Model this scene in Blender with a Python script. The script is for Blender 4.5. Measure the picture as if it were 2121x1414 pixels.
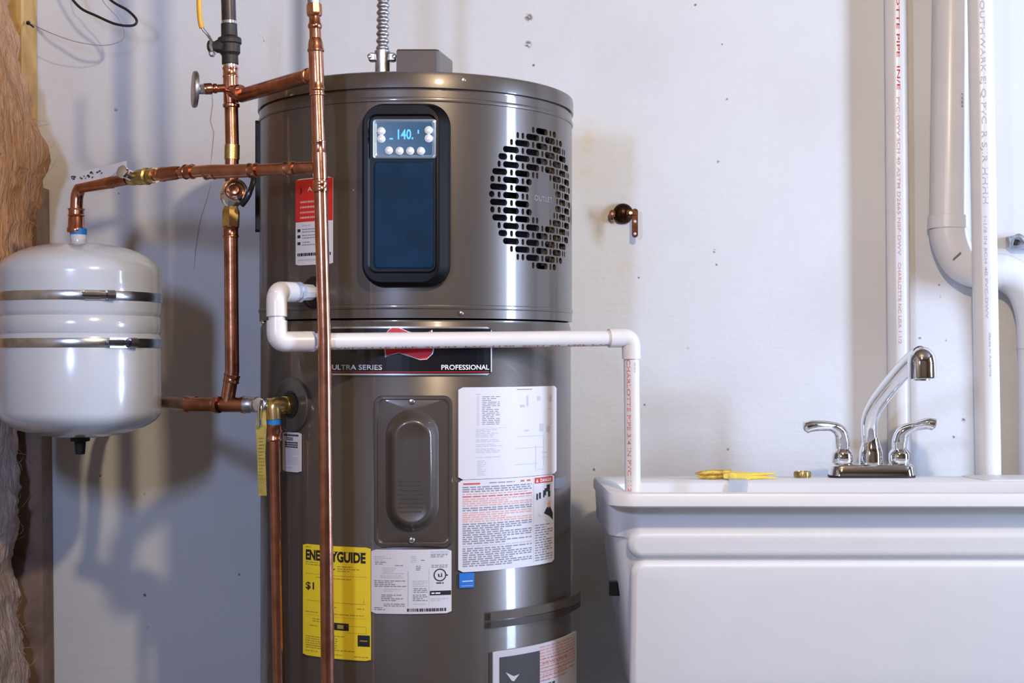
import bpy, math, random
from mathutils import Vector, Matrix, noise
random.seed(7)
PI = math.pi
C = bpy.context.scene.collection
for o in list(bpy.data.objects): bpy.data.objects.remove(o)

# ------------------------------------------------------------------ camera, light, exposure
F = 3020.0; HZ = 740.0; CX = 1060.5; CZ = 1.10        # focal length in pixels, horizon row, centre column, eye height
cam_d = bpy.data.cameras.new('camera'); cam = bpy.data.objects.new('camera', cam_d); C.objects.link(cam)
cam.location = (0, 0, CZ); cam.rotation_euler = (PI/2, 0, 0)
cam_d.sensor_width = 36; cam_d.lens = F/2121*36; cam_d.shift_y = (HZ-707)/2121; cam_d.clip_start = .02
bpy.context.scene.camera = cam
sc = bpy.context.scene
vs = sc.view_settings; vs.view_transform = 'Standard'; vs.look = 'None'; vs.gamma = 1; vs.use_curve_mapping = False
vs.exposure = 0.13
wd = bpy.data.worlds.new('world'); sc.world = wd; wd.use_nodes = True
wd.node_tree.nodes['Background'].inputs[0].default_value = (.05, .055, .065, 1)
wd.node_tree.nodes['Background'].inputs[1].default_value = .1

def light(name, kind, loc, energy, col, **k):
    d = bpy.data.lights.new(name, kind); d.energy = energy; d.color = col
    for a, b in k.items():
        if a != 'target': setattr(d, a, b)
    o = bpy.data.objects.new(name, d); C.objects.link(o); o.location = loc
    if 'target' in k:
        o.rotation_euler = (Vector(k['target'])-Vector(loc)).to_track_quat('-Z', 'Y').to_euler()
    return o
light('warm_ceiling_lamp', 'POINT', (.36, 1.03, 1.99), 70, (1, .78, .53), shadow_soft_size=.032)
light('cool_work_lamp', 'AREA', (-.62, .42, 1.56), 18, (.47, .61, 1), shape='RECTANGLE', size=.10, size_y=.20, target=(-.2, 3, 1.1))
light('window_daylight', 'AREA', (3.17, 1.58, 1.42), 135, (.55, .70, 1), shape='RECTANGLE', size=.44, size_y=1.5, target=(0, 1.58, 1.42))

# ------------------------------------------------------------------ helpers
def P(px, py, Y): return Vector(((px-CX)*Y/F, Y, CZ+(HZ-py)*Y/F))
def rp(wpx, Y): return wpx/2*Y/F

def lin(c):
    return tuple((x/12.92 if x <= .04045 else ((x+.055)/1.055)**2.4) for x in c)
def rgb(r, g, b): return lin((r/255, g/255, b/255))
MATS = {}
def mat(name, col, rough=.5, metal=0., var=.0, scale=30, bump=0., col2=None, coat=0., emit=None, estr=0., alpha=1., spec=.5, bscale=None, trans=0., stretch=None):
    m = bpy.data.materials.new(name); m.use_nodes = True; nt = m.node_tree; b = nt.nodes['Principled BSDF']
    b.inputs['Base Color'].default_value = (*col, 1); b.inputs['Roughness'].default_value = rough
    b.inputs['Metallic'].default_value = metal; b.inputs['Coat Weight'].default_value = coat
    b.inputs['Specular IOR Level'].default_value = spec
    b.inputs['Alpha'].default_value = alpha; b.inputs['Transmission Weight'].default_value = trans
    if coat: b.inputs['Coat Roughness'].default_value = .08
    if emit: b.inputs['Emission Color'].default_value = (*emit, 1); b.inputs['Emission Strength'].default_value = estr
    tc = nt.nodes.new('ShaderNodeTexCoord')
    nz = nt.nodes.new('ShaderNodeTexNoise'); nz.inputs['Scale'].default_value = scale; nz.inputs['Detail'].default_value = 5
    src = tc.outputs['Object']
    if stretch:
        mpn = nt.nodes.new('ShaderNodeMapping'); mpn.inputs['Scale'].default_value = stretch; nt.links.new(src, mpn.inputs[0]); src = mpn.outputs[0]
        nz.inputs['Distortion'].default_value = 1.2
    nt.links.new(src, nz.inputs['Vector'])
    if var or col2:
        mx = nt.nodes.new('ShaderNodeMix'); mx.data_type = 'RGBA'
        c2 = col2 or tuple(max(0, x*(1-var)) for x in col)
        mx.inputs[6].default_value = (*col, 1); mx.inputs[7].default_value = (*c2, 1)
        rmp = nt.nodes.new('ShaderNodeMapRange'); rmp.inputs[1].default_value = .38; rmp.inputs[2].default_value = .66
        nt.links.new(nz.outputs['Fac'], rmp.inputs[0]); nt.links.new(rmp.outputs[0], mx.inputs[0])
        nt.links.new(mx.outputs[2], b.inputs['Base Color'])
    if bump:
        n2 = nt.nodes.new('ShaderNodeTexNoise'); n2.inputs['Scale'].default_value = bscale or scale*4; n2.inputs['Detail'].default_value = 6
        nt.links.new(src, n2.inputs['Vector'])
        bp = nt.nodes.new('ShaderNodeBump'); bp.inputs['Strength'].default_value = bump; bp.inputs['Distance'].default_value = .004
        nt.links.new(n2.outputs['Fac'], bp.inputs['Height']); nt.links.new(bp.outputs[0], b.inputs['Normal'])
    MATS[name] = m
    return m

class MB:
    def __init__(s): s.v = []; s.f = []
    def add(s, vs_, fs):
        o = len(s.v); s.v += [tuple(p) for p in vs_]; s.f += [tuple(i+o for i in f) for f in fs]; return s
    def loft(s, rings, cap0=True, cap1=True, closed=True):
        n = len(rings[0]); vs_ = [p for r in rings for p in r]; fs = []
        for i in range(len(rings)-1):
            for j in range(n if closed else n-1):
                a = i*n+j; b = i*n+(j+1) % n
                fs.append((a, b, b+n, a+n))
        if cap0: fs.append(tuple(range(n))[::-1])
        if cap1: fs.append(tuple(range((len(rings)-1)*n, len(rings)*n)))
        return s.add(vs_, fs)
    def tube(s, pts, r, seg=20, caps=True):
        pts = [Vector(p) for p in pts]; n = len(pts)
        rs = r if isinstance(r, (list, tuple)) else [r]*n
        tg = []
        for i in range(n):
            a = pts[max(i-1, 0)]; b = pts[min(i+1, n-1)]; t = (b-a)
            if t.length < 1e-9: t = tg[-1] if tg else Vector((0, 0, 1))
            tg.append(t.normalized())
        up = Vector((0, 0, 1)) if abs(tg[0].z) < .9 else Vector((1, 0, 0))
        nx = tg[0].cross(up).normalized(); rings = []
        for i in range(n):
            if i: nx = (tg[i-1].rotation_difference(tg[i]) @ nx)
            nx = (nx - tg[i]*nx.dot(tg[i])).normalized(); ny = tg[i].cross(nx)
            rings.append([pts[i]+(nx*math.cos(2*PI*k/seg)+ny*math.sin(2*PI*k/seg))*rs[i] for k in range(seg)])
        return s.loft(rings, caps, caps)
    def lathe(s, base, axis, prof, seg=32):          # prof: (distance along axis, radius)
        base = Vector(base); ax = Vector(axis).normalized()
        up = Vector((0, 0, 1)) if abs(ax.z) < .9 else Vector((1, 0, 0))
        nx = ax.cross(up).normalized(); ny = ax.cross(nx)
        rings = [[base+ax*h+(nx*math.cos(2*PI*k/seg)+ny*math.sin(2*PI*k/seg))*max(r, 1e-5) for k in range(seg)] for h, r in prof]
        return s.loft(rings)
    def box(s, lo, hi, bev=0.):
        x0, y0, z0 = lo; x1, y1, z1 = hi; b = bev
        def ring(z, i): return [(x0+i, y0+i+b, z), (x0+i+b, y0+i, z), (x1-i-b, y0+i, z), (x1-i, y0+i+b, z), (x1-i, y1-i-b, z), (x1-i-b, y1-i, z), (x0+i+b, y1-i, z), (x0+i, y1-i-b, z)]
        if b: return s.loft([ring(z0, b), ring(z0+b, 0), ring(z1-b, 0), ring(z1, b)])
        v = [(x, y, z) for z in (z0, z1) for x, y in ((x0, y0), (x1, y0), (x1, y1), (x0, y1))]
        return s.add(v, [(3, 2, 1, 0), (4, 5, 6, 7), (0, 1, 5, 4), (1, 2, 6, 5), (2, 3, 7, 6), (3, 0, 4, 7)])
    def build(s, name, m, parent=None, ang=35, flat=False, kind=None):
        me = bpy.data.meshes.new(name); me.from_pydata(s.v, [], s.f); me.validate()
        import bmesh
        bm = bmesh.new(); bm.from_mesh(me); bmesh.ops.recalc_face_normals(bm, faces=bm.faces); bm.to_mesh(me); bm.free()
        if not flat:
            me.polygons.foreach_set('use_smooth', [True]*len(me.polygons)); me.set_sharp_from_angle(angle=math.radians(ang))
        me.materials.append(MATS[m]); return link(name, me, parent, kind)
def link(name, me, parent=None, kind=None):
    o = bpy.data.objects.new(name, me); C.objects.link(o)
    if parent is not None:
        o.parent = parent
        if parent.type == 'EMPTY': o.matrix_parent_inverse = Matrix.Translation(-parent.location)   # meshes keep world coordinates
    if kind: o['kind'] = kind
    return o
def thing(name, label, cat, loc=(0, 0, 0), group=None):
    o = bpy.data.objects.new(name, None); C.objects.link(o); o.location = loc; o.empty_display_size = .05
    return tag(o, label, cat, group)
def tag(o, label, cat, group=None):
    o['label'] = label; o['category'] = cat
    if group: o['group'] = group
    return o
def bend(pts, r, n=8):                               # polyline with rounded corners
    pts = [Vector(p) for p in pts]; out = [pts[0]]
    for i in range(1, len(pts)-1):
        a, b, c = pts[i-1], pts[i], pts[i+1]; d0 = (a-b).normalized(); d1 = (c-b).normalized()
        ang = d0.angle(d1); k = min(r/max(math.tan(ang/2), .05), (a-b).length*.49, (c-b).length*.49)
        p0 = b+d0*k; p1 = b+d1*k
        for j in range(n+1):
            t = j/n; out.append(p0*(1-t)**2+b*2*t*(1-t)+p1*t*t)
    out.append(pts[-1]); return out
def smooth(pts, n=8):                                # catmull-rom
    pts = [Vector(p) for p in pts]; q = [pts[0]*2-pts[1]]+pts+[pts[-1]*2-pts[-2]]; out = []
    for i in range(1, len(q)-2):
        for j in range(n):
            t = j/n; a, b, c, d = q[i-1:i+3]
            out.append(.5*((2*b)+(c-a)*t+(2*a-5*b+4*c-d)*t*t+(3*b-a-3*c+d)*t**3))
    out.append(pts[-1]); return out
def sleeve(p0, p1, r, lip=1.16, body=1.1, seg=24):   # solder coupling profile between two points
    p0 = Vector(p0); p1 = Vector(p1); L = (p1-p0).length; e = min(L*.16, r*.32)
    prof = [(0, r*.98), (0, r*lip), (e*.5, r*(lip+.03)), (e, r*lip), (e*1.5, r*body), (L-e*1.5, r*body), (L-e, r*lip), (L-e*.5, r*(lip+.03)), (L, r*lip), (L, r*.98)]
    return MB().lathe(p0, p1-p0, prof, seg)
def ring(p0, p1, r): return MB().lathe(p0, Vector(p1)-Vector(p0), [(0, r*.9), (0, r*.97), ((Vector(p1)-Vector(p0)).length*.5, r*1.05), ((Vector(p1)-Vector(p0)).length, r*.97), ((Vector(p1)-Vector(p0)).length, r*.9)], 24)

_tc = {}
def text(s, bold=0.):                                # flat mesh data of a line of text, height of capitals 1, starting at x=0
    k = (s, bold)
    if k in _tc: return _tc[k]
    cu = bpy.data.curves.new('t', 'FONT'); cu.body = s; cu.size = 1; cu.resolution_u = 3; cu.offset = bold
    ob = bpy.data.objects.new('t', cu); C.objects.link(ob)
    dg = bpy.context.evaluated_depsgraph_get(); me = bpy.data.meshes.new_from_object(ob.evaluated_get(dg))
    v = [(p.co.x, p.co.y) for p in me.vertices]; f = [tuple(p.vertices) for p in me.polygons]
    bpy.data.objects.remove(ob); bpy.data.meshes.remove(me); bpy.data.curves.remove(cu)
    x0 = min(p[0] for p in v); x1 = max(p[0] for p in v)
    v = [(x-x0, y/.7) for x, y in v]; _tc[k] = (v, f, x1-x0); return _tc[k]
def rr(x0, y0, x1, y1, r, n=6):                      # rounded rectangle outline
    r = min(r, (x1-x0)*.499, (y1-y0)*.499); out = []
    for cx, cy, a in ((x1-r, y1-r, 0), (x0+r, y1-r, 90), (x0+r, y0+r, 180), (x1-r, y0+r, 270)):
        for i in range(n+1):
            t = math.radians(a+90*i/n); out.append((cx+r*math.cos(t), cy+r*math.sin(t)))
    return out
def inset(rc, d): return (rc[0]+d, rc[1]+d, rc[2]-d, rc[3]-d)
def relief(mp, steps, n=6):                          # steps: (rect, corner radius, height); mp maps (u,v,h) to a point; closed by shrinking rings
    rings = []; prev = None
    for rc, r, h in steps:
        cur = [(u, v, h) for u, v in rr(*rc, r, n)]
        if prev:
            far = max(math.hypot(a[0]-b[0], a[1]-b[1]) for a, b in zip(prev, cur)); k = min(14, int(far/.003))
            for i in range(1, k): rings.append([mp(*(a[j]+(b[j]-a[j])*i/k for j in range(3))) for a, b in zip(prev, cur)])
        rings.append([mp(*q) for q in cur]); prev = cur
    rc, r, h = steps[-1]; cu = (rc[0]+rc[2])/2; cv = (rc[1]+rc[3])/2; base = rr(*rc, r, n)
    for k in (.7, .4, .12): rings.append([mp(cu+(u-cu)*k, cv+(v-cv)*k, h) for u, v in base])
    return MB().loft(rings, False, True)

# ------------------------------------------------------------------ materials
mat('copper', (.66, .31, .20), .22, 1, col2=(.46, .20, .12), scale=38, bump=.03)
mat('copper_dull', (.48, .21, .125), .28, 1, col2=(.27, .115, .065), scale=30, bump=.05)
mat('solder', (.75, .62, .52), .25, 1, var=.2, scale=90)
mat('brass', (.78, .56, .22), .28, 1, var=.25, scale=60)
mat('brass_old', (.62, .47, .20), .38, 1, col2=(.35, .24, .09), scale=70, bump=.1)
mat('chrome', (.86, .87, .90), .06, 1)
mat('steel', (.72, .72, .74), .25, 1, var=.25, scale=50)
mat('dark_steel', (.22, .22, .25), .25, 1, var=.3, scale=70)
mat('galvanised', (.58, .60, .63), .38, 1, var=.35, scale=60, bump=.08)
mat('iron', (.035, .030, .027), .5, .3, var=.4, scale=60, bump=.15)
mat('iron_pipe', (.075, .062, .055), .38, .5, var=.4, scale=40, bump=.06)
mat('yellow_grip', (.78, .42, .03), .45, var=.15)
mat('black_plastic', (.006, .006, .007), .3)
mat('black_rubber', (.010, .010, .011), .6)
mat('heater_paint', (.078, .063, .053), .34, .25, var=.06, scale=9, bump=.012, bscale=60, coat=.45)
mat('heater_dark', (.003, .003, .003), .8, spec=.1)
mat('coil_tan', (.22, .15, .10), .5, .3, var=.4, scale=60)
mat('panel_black', (.002, .002, .003), .42, spec=.16)
mat('panel_blue', (.002, .022, .058), .50, spec=.10, var=.3, scale=25)
mat('display_frame', (.30, .42, .55), .22, .6)
mat('lcd', (.02, .05, .09), .2, emit=(.02, .09, .20), estr=.35)
mat('lcd_digit', (.05, .25, 1.), .4, emit=(.03, .25, 1.), estr=1.6)
mat('button', (.75, .80, .88), .25, .2)
mat('badge_black', (.006, .006, .009), .22, coat=.5)
mat('badge_silver', (.62, .60, .58), .3, .9)
mat('badge_red', (.55, .015, .03), .35)
mat('white_ink', (.80, .80, .80), .5)
mat('label_white', (.60, .58, .60), .5)
mat('label_yellow', (.84, .64, .02), .5)
mat('label_red', (.52, .02, .015), .5)
mat('label_blue', (.01, .14, .50), .5)
mat('ink_black', (.012, .012, .015), .55)
mat('ink_grey', (.22, .21, .25), .6)
mat('ink_pale', (.44, .44, .50), .6)
mat('ink_red', (.50, .10, .08), .6)
mat('ink_rose', (.62, .32, .28), .6)
mat('ink_brown', (.35, .26, .04), .6)
mat('ink_print_red', (.62, .16, .12), .55)
mat('ink_print_grey', (.42, .40, .43), .55)
mat('bag_film', (.20, .17, .15), .25, alpha=.09, spec=.2)
mat('tape_grey', (.14, .14, .17), .45)
mat('pvc', (.68, .66, .655), .32, var=.03, scale=20)
mat('pvc_aged', (.75, .745, .755), .30, var=.05, scale=12)
mat('pvc_clear', (.62, .62, .62), .30, var=.1, scale=50)
mat('tank_paint', (.55, .58, .62), .20, coat=.6, var=.03, scale=8)
mat('tape_blue', (.01, .19, .55), .5)
mat('teflon', (.70, .72, .78), .5, var=.2, scale=90)
mat('tag_yellow', (.38, .29, .035), .45, col2=(.26, .20, .02), scale=60)
mat('tub_plastic', (.75, .745, .75), .42, var=.02, scale=14, bump=.015, bscale=120)
mat('clip_yellow', (.85, .66, .10), .35, var=.1)
mat('clip_amber', (.36, .20, .02), .35, col2=(.70, .48, .06), scale=110)
mat('clip_clear', (.60, .66, .72), .3, alpha=.55)
mat('bracket_bronze', (.070, .028, .014), .36, .9, col2=(.03, .011, .006), scale=80)
mat('wire_black', (.012, .012, .014), .5)
mat('wire_grey', (.34, .34, .37), .4)
mat('wood', (.30, .20, .15), .7, col2=(.18, .115, .085), scale=14, bump=.2)
mat('wood_warm_lit', (.62, .38, .12), .6, col2=(.46, .25, .08), scale=14, bump=.2)  # same stud timber, with the warm light on its upper part painted into the colour
def fibre(name, c0, c1, c2):                          # matted glass wool: broad tone, drawn-out strands, fine fuzz
    m = mat(name, c0, .97, spec=.08); nt = m.node_tree; N = nt.nodes.new; L = nt.links.new; b = nt.nodes['Principled BSDF']
    tc = N('ShaderNodeTexCoord'); outs = []
    for sc_, st_, dis in ((4.5, (1, 1, .5), 1.5), (26, (1.3, 1.3, .22), 2.2), (120, (1, 1, .3), 1.0)):
        mp = N('ShaderNodeMapping'); mp.inputs['Scale'].default_value = st_; mp.inputs['Rotation'].default_value = (.25, .2, 0); L(tc.outputs['Object'], mp.inputs[0])
        n = N('ShaderNodeTexNoise'); n.inputs['Scale'].default_value = sc_; n.inputs['Detail'].default_value = 6; n.inputs['Distortion'].default_value = dis; L(mp.outputs[0], n.inputs['Vector'])
        r = N('ShaderNodeMapRange'); r.inputs[1].default_value = .36; r.inputs[2].default_value = .64; L(n.outputs['Fac'], r.inputs[0]); outs.append(r.outputs[0])
    col = c0
    for o, c, k in ((outs[0], c1, .75), (outs[1], c2, .8), (outs[2], c1, .3)):
        ml = N('ShaderNodeMath'); ml.operation = 'MULTIPLY'; ml.inputs[1].default_value = k; L(o, ml.inputs[0])
        mx = N('ShaderNodeMix'); mx.data_type = 'RGBA'; L(ml.outputs[0], mx.inputs[0]); mx.inputs[7].default_value = (*c, 1)
        if isinstance(col, tuple): mx.inputs[6].default_value = (*col, 1)
        else: L(col, mx.inputs[6])
        col = mx.outputs[2]
    L(col, b.inputs['Base Color'])
    ad = N('ShaderNodeMath'); ad.operation = 'MULTIPLY_ADD'; L(outs[2], ad.inputs[0]); ad.inputs[1].default_value = .35; L(outs[1], ad.inputs[2])
    bp = N('ShaderNodeBump'); bp.inputs['Strength'].default_value = .9; bp.inputs['Distance'].default_value = .006; L(ad.outputs[0], bp.inputs['Height']); L(bp.outputs[0], b.inputs['Normal'])
fibre('fibre', (.70, .40, .22), (.42, .20, .085), (.62, .38, .25))
fibre('fibre_pale', (.70, .58, .53), (.42, .31, .29), (.66, .55, .52))
mat('fibre_strand', (.55, .36, .24), .9)
mat('concrete', (.14, .13, .125), .85, var=.3, scale=5, bump=.2)
mat('room_paint', (.22, .16, .10), .8, var=.1, scale=4, bump=.05)
mat('ceiling_wood', (.15, .11, .075), .8, var=.25, scale=4)
mat('crack', (.40, .30, .22), .9)

def wall_material():
    m = bpy.data.materials.new('painted_plaster'); m.use_nodes = True; nt = m.node_tree; b = nt.nodes['Principled BSDF']; N = nt.nodes.new; L = nt.links.new
    b.inputs['Roughness'].default_value = .62; b.inputs['Specular IOR Level'].default_value = .25
    tc = N('ShaderNodeTexCoord'); co = tc.outputs['Object']
    def nz(scale, det=5):
        n = N('ShaderNodeTexNoise'); n.inputs['Scale'].default_value = scale; n.inputs['Detail'].default_value = det; L(co, n.inputs['Vector']); return n.outputs['Fac']
    def mr(src, a, bb, c=0., d=1.):
        r = N('ShaderNodeMapRange'); r.interpolation_type = 'SMOOTHSTEP'
        for i, x in zip((1, 2, 3, 4), (a, bb, c, d)): r.inputs[i].default_value = x
        L(src, r.inputs[0]); return r.outputs[0]
    def mth(op, a, bb):
        n = N('ShaderNodeMath'); n.operation = op
        for i, x in enumerate((a, bb)):
            if isinstance(x, (int, float)): n.inputs[i].default_value = x
            else: L(x, n.inputs[i])
        return n.outputs[0]
    def mix(f, c1, c2):
        n = N('ShaderNodeMix'); n.data_type = 'RGBA'
        if isinstance(f, float): n.inputs[0].default_value = f
        else: L(f, n.inputs[0])
        for i, c in ((6, c1), (7, c2)):
            if isinstance(c, tuple): n.inputs[i].default_value = (*c, 1)
            else: L(c, n.inputs[i])
        return n.outputs[2]
    def dist(p):
        n = N('ShaderNodeVectorMath'); n.operation = 'DISTANCE'; L(co, n.inputs[0]); n.inputs[1].default_value = p; return n.outputs['Value']
    col = mix(mr(nz(3.2), .35, .7), (.69, .70, .71), (.65, .645, .65))
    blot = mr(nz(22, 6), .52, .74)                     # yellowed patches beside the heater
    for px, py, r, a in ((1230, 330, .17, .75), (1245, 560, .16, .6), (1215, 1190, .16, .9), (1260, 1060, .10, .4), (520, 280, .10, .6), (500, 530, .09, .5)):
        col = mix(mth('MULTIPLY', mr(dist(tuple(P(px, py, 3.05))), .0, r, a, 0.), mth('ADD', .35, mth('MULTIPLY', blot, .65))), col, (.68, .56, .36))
    smudge = mr(nz(160, 4), .38, .55)
    for px, py, r in ((1095, 36, .011), (1094, 92, .010), (1105, 135, .004), (1440, 10, .004), (1496, 92, .003), (1505, 205, .004), (1488, 335, .004), (1480, 520, .005), (1323, 575, .003), (1424, 720, .004), (1484, 548, .003),
                      (240, 227, .005), (246, 400, .003), (208, 985, .005), (300, 1022, .004), (300, 1232, .005), (1230, 972, .004), (1335, 838, .003), (1508, 930, .004), (495, 1190, .004), (1905, 700, .004), (1960, 705, .003), (1945, 590, .003), (548, 85, .003), (1995, 870, .006), (1975, 905, .004)):
        col = mix(mth('MULTIPLY', mr(dist(tuple(P(px, py, 3.05))), r*.4, r, .85, 0.), smudge), col, (.13, .095, .075))
    vn = N('ShaderNodeTexVoronoi'); vn.inputs['Scale'].default_value = 16; L(co, vn.inputs['Vector'])
    col = mix(mth('MULTIPLY', mr(vn.outputs['Distance'], .028, .05, .5, 0.), mr(nz(6), .55, .6)), col, (.35, .28, .22))
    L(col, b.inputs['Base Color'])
    mp = N('ShaderNodeMapping'); mp.inputs['Rotation'].default_value = (0, .7, 0); mp.inputs['Scale'].default_value = (1, 1, 7); L(co, mp.inputs[0])
    tr = N('ShaderNodeTexNoise'); tr.inputs['Scale'].default_value = 9; tr.inputs['Detail'].default_value = 7; L(mp.outputs[0], tr.inputs['Vector'])
    h = mth('ADD', mth('MULTIPLY', tr.outputs['Fac'], .22), mth('ADD', mth('MULTIPLY', nz(7), .9), mth('MULTIPLY', nz(110, 3), .12)))
    bp = N('ShaderNodeBump'); bp.inputs['Strength'].default_value = .28; bp.inputs['Distance'].default_value = .012; L(h, bp.inputs['Height']); L(bp.outputs[0], b.inputs['Normal'])
    MATS['wall'] = m
wall_material()

# ------------------------------------------------------------------ the room
W = 3.05; XL, XR, YR, ZC = -1.12, 3.20, -1.9, 2.45
def struct(name, mb, m, parent=None):
    o = mb.build(name, m, parent)
    if parent is None: o['kind'] = 'structure'
    return o
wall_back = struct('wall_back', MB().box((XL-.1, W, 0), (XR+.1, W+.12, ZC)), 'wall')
struct('wall_left', MB().box((XL-.1, YR, 0), (XL, W, ZC)), 'room_paint')
struct('wall_rear', MB().box((XL-.1, YR-.1, 0), (XR+.1, YR, ZC)), 'room_paint')
wz0, wz1, wy0, wy1 = .64, 2.20, 1.34, 1.82
wr = MB()
for lo, hi in (((XR, YR, 0), (XR+.1, wy0, ZC)), ((XR, wy1, 0), (XR+.1, W, ZC)), ((XR, wy0, 0), (XR+.1, wy1, wz0)), ((XR, wy0, wz1), (XR+.1, wy1, ZC))): wr.box(lo, hi)
struct('wall_right', wr, 'room_paint')
fr = MB()
for lo, hi in (((XR+.03, wy0, wz0), (XR+.07, wy0+.03, wz1)), ((XR+.03, wy1-.03, wz0), (XR+.07, wy1, wz1)), ((XR+.03, wy0+.03, wz0), (XR+.07, wy1-.03, wz0+.03)), ((XR+.03, wy0+.03, wz1-.03), (XR+.07, wy1-.03, wz1))): fr.box(lo, hi)
win = struct('window_1', fr, 'pvc')
MB().box((XR+.045, wy0+.03, wz0+.03), (XR+.05, wy1-.03, wz1-.03)).build('pane', 'teflon', win)
struct('floor', MB().box((XL-.1, YR-.1, -.1), (XR+.1, W+.12, 0)), 'concrete')
struct('ceiling', MB().box((XL-.1, YR-.1, ZC), (XR+.1, W+.12, ZC+.1)), 'ceiling_wood')
for pts in (((438, 175), (441, 215), (436, 250), (443, 275), (440, 310), (436, 340)), ((437, 380), (428, 415), (418, 445), (412, 470), (408, 500), (405, 520), (402, 560))):
    MB().tube([P(x, y, W-.0002) for x, y in pts], [.0003]+[.0008]*(len(pts)-2)+[.0003], 6).build('crack', 'crack', wall_back)
MB().tube([P(430+8*math.cos(a), 83+9*math.sin(a), W-.0002) for a in ()] or [P(536, 73, W), P(545, 76, W), P(548, 84, W), P(543, 91, W)], .0007, 6).build('paint_ridge', 'wall', wall_back)

# ------------------------------------------------------------------ timber stud and glass-fibre insulation on the left
st = thing('wooden_stud', 'rough brown timber stud standing in the corner behind the fibreglass insulation', 'stud', (-1.0, 3.0, 0))
def stud_ring(z):
    py = HZ-(z-CZ)*F/2.98; x = (98+py*.010-CX)*3.046/F; x0 = x-.07
    return [(x0, 2.975, z), (x-.004, 2.975, z), (x, 2.979, z), (x, 3.046, z), (x0, 3.046, z)]
MB().loft([stud_ring(z) for z in (0, 1.45)]).build('post', 'wood', st)
def stud_top(z):
    py = HZ-(z-CZ)*F/2.98; x = (76+py*.006-CX)*3.046/F; x0 = x-.045
    return [(x0, 2.96, z), (x-.004, 2.96, z), (x, 2.964, z), (x, 3.046, z), (x0, 3.046, z)]
MB().loft([stud_top(z) for z in (1.45, ZC)]).build('upper_post', 'wood_warm_lit', st)

def batt(name, z0, z1, edge, m, label, seed):         # edge: right silhouette in pixels against row
    def ex(py):
        for (a, xa), (b, xb) in zip(edge, edge[1:]):
            if a <= py <= b: return xa+(xb-xa)*(py-a)/(b-a)
        return edge[0][1] if py < edge[0][0] else edge[-1][1]
    nz_, nu = 150, 46; rings = []
    for i in range(nz_+1):
        z = z0+(z1-z0)*i/nz_; py = HZ-(z-CZ)*F/2.86; xr = (ex(py)-CX)*2.86/F-.020
        pts = [(XL+.004, 2.948, z)]
        for k in range(nu+1):
            a = PI*.5*(1-k/nu*1.9); Y = 2.80+.15*math.sin(a) if a > 0 else 2.80+.22*math.sin(a)
            bx = (xr-XL)*max(.12, math.cos(a))**.5
            q = Vector((k*.16, seed, z*14)); fold = noise.noise(Vector((k*.10, z*7+seed, 3)))
            d = .020*fold+.012*noise.noise(q*1.3)+.006*noise.noise(Vector((k*.5, z*60, seed)))
            x = XL+.012+bx+d
            pts.append((max(XL+.006, x), min(2.948, Y+.4*d), z))
        pts.append((XL+.004, 2.58, z)); rings.append(pts)
    t = thing(name, label, 'insulation', (XL+.06, 2.8, z0))
    MB().loft(rings).build('batt', m, t, 80)
    s = MB(); rnd = random.Random(seed)
    for _ in range(260):
        i = rnd.randrange(4, nz_-6); k = rnd.randrange(4, nu-4); p = Vector(rings[i][k+1]); a = PI*.5*(1-k/nu*1.9)
        out = Vector((math.cos(a), math.sin(a)*.5, 0)); d = Vector((rnd.uniform(-.3, .6), rnd.uniform(-.5, .5), rnd.uniform(-1, 1)))
        L = rnd.uniform(.015, .05)
        pts = [p-out*.002, p+out*.004+d*L*.4, p+out*rnd.uniform(-.002, .009)+d*L]
        s.tube(pts, [.0003, .0005, .0001], 3, False)
    s.build('loose_fibres', 'fibre_strand', t, kind='stuff')
batt('insulation_batt', 1.02, ZC, [(-700, 26), (-120, 26), (0, 28), (120, 52), (200, 72), (290, 92), (330, 97), (420, 92), (500, 84), (600, 80), (800, 76), (860, 70)], 'fibre', 'tan fluffy fibreglass insulation batt bulging above the pale tank', 3)
batt('insulation_batt', 0, 1.02, [(800, 40), (960, 34), (1010, 46), (1060, 50), (1120, 38), (1200, 34), (1260, 46), (1330, 62), (1414, 66), (1700, 60)], 'fibre_pale', 'pale torn fibreglass insulation hanging below the expansion tank', 11)

# loose wires
tag(MB().tube(smooth([P(120, -90, 2.86), P(140, -20, 2.86), P(165, 15, 2.86), P(200, 33, 2.85), P(240, 50, 2.84), P(274, 53, 2.84), P(283, 42, 2.84), P(265, 22, 2.85), P(225, -4, 2.86), P(190, -60, 2.86), P(170, -130, 2.86), P(165, -330, 2.86), P(165, -680, 2.86)], 8), .0026, 8).build('black_cable', 'wire_black'), 'black cable looping down over the wall beside the insulation', 'cable')
tag(MB().tube(smooth([P(66, 50, 2.955), P(80, 57, 2.95), P(112, 71, 2.93), P(160, 87, 2.92), P(215, 94, 2.92), P(252, 84, 2.92), P(258, 66, 2.92), P(245, 38, 2.92), P(212, 0, 2.92), P(190, -60, 2.92), P(180, -400, 2.92), P(180, -580, 2.92)], 8), .0010, 6).build('grey_wire', 'wire_grey'), 'thin grey wire hanging in a loose loop from the timber', 'wire')
tag(MB().lathe(P(58, 47, 2.965), P(74, 60, 2.94)-P(58, 47, 2.965), [(0, .0045), (.002, .0045), (.0025, .002), (.028, .0018), (.030, .0002)], 10).build('nail', 'iron'), 'dark nail driven into the upper timber', 'nail')

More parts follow.
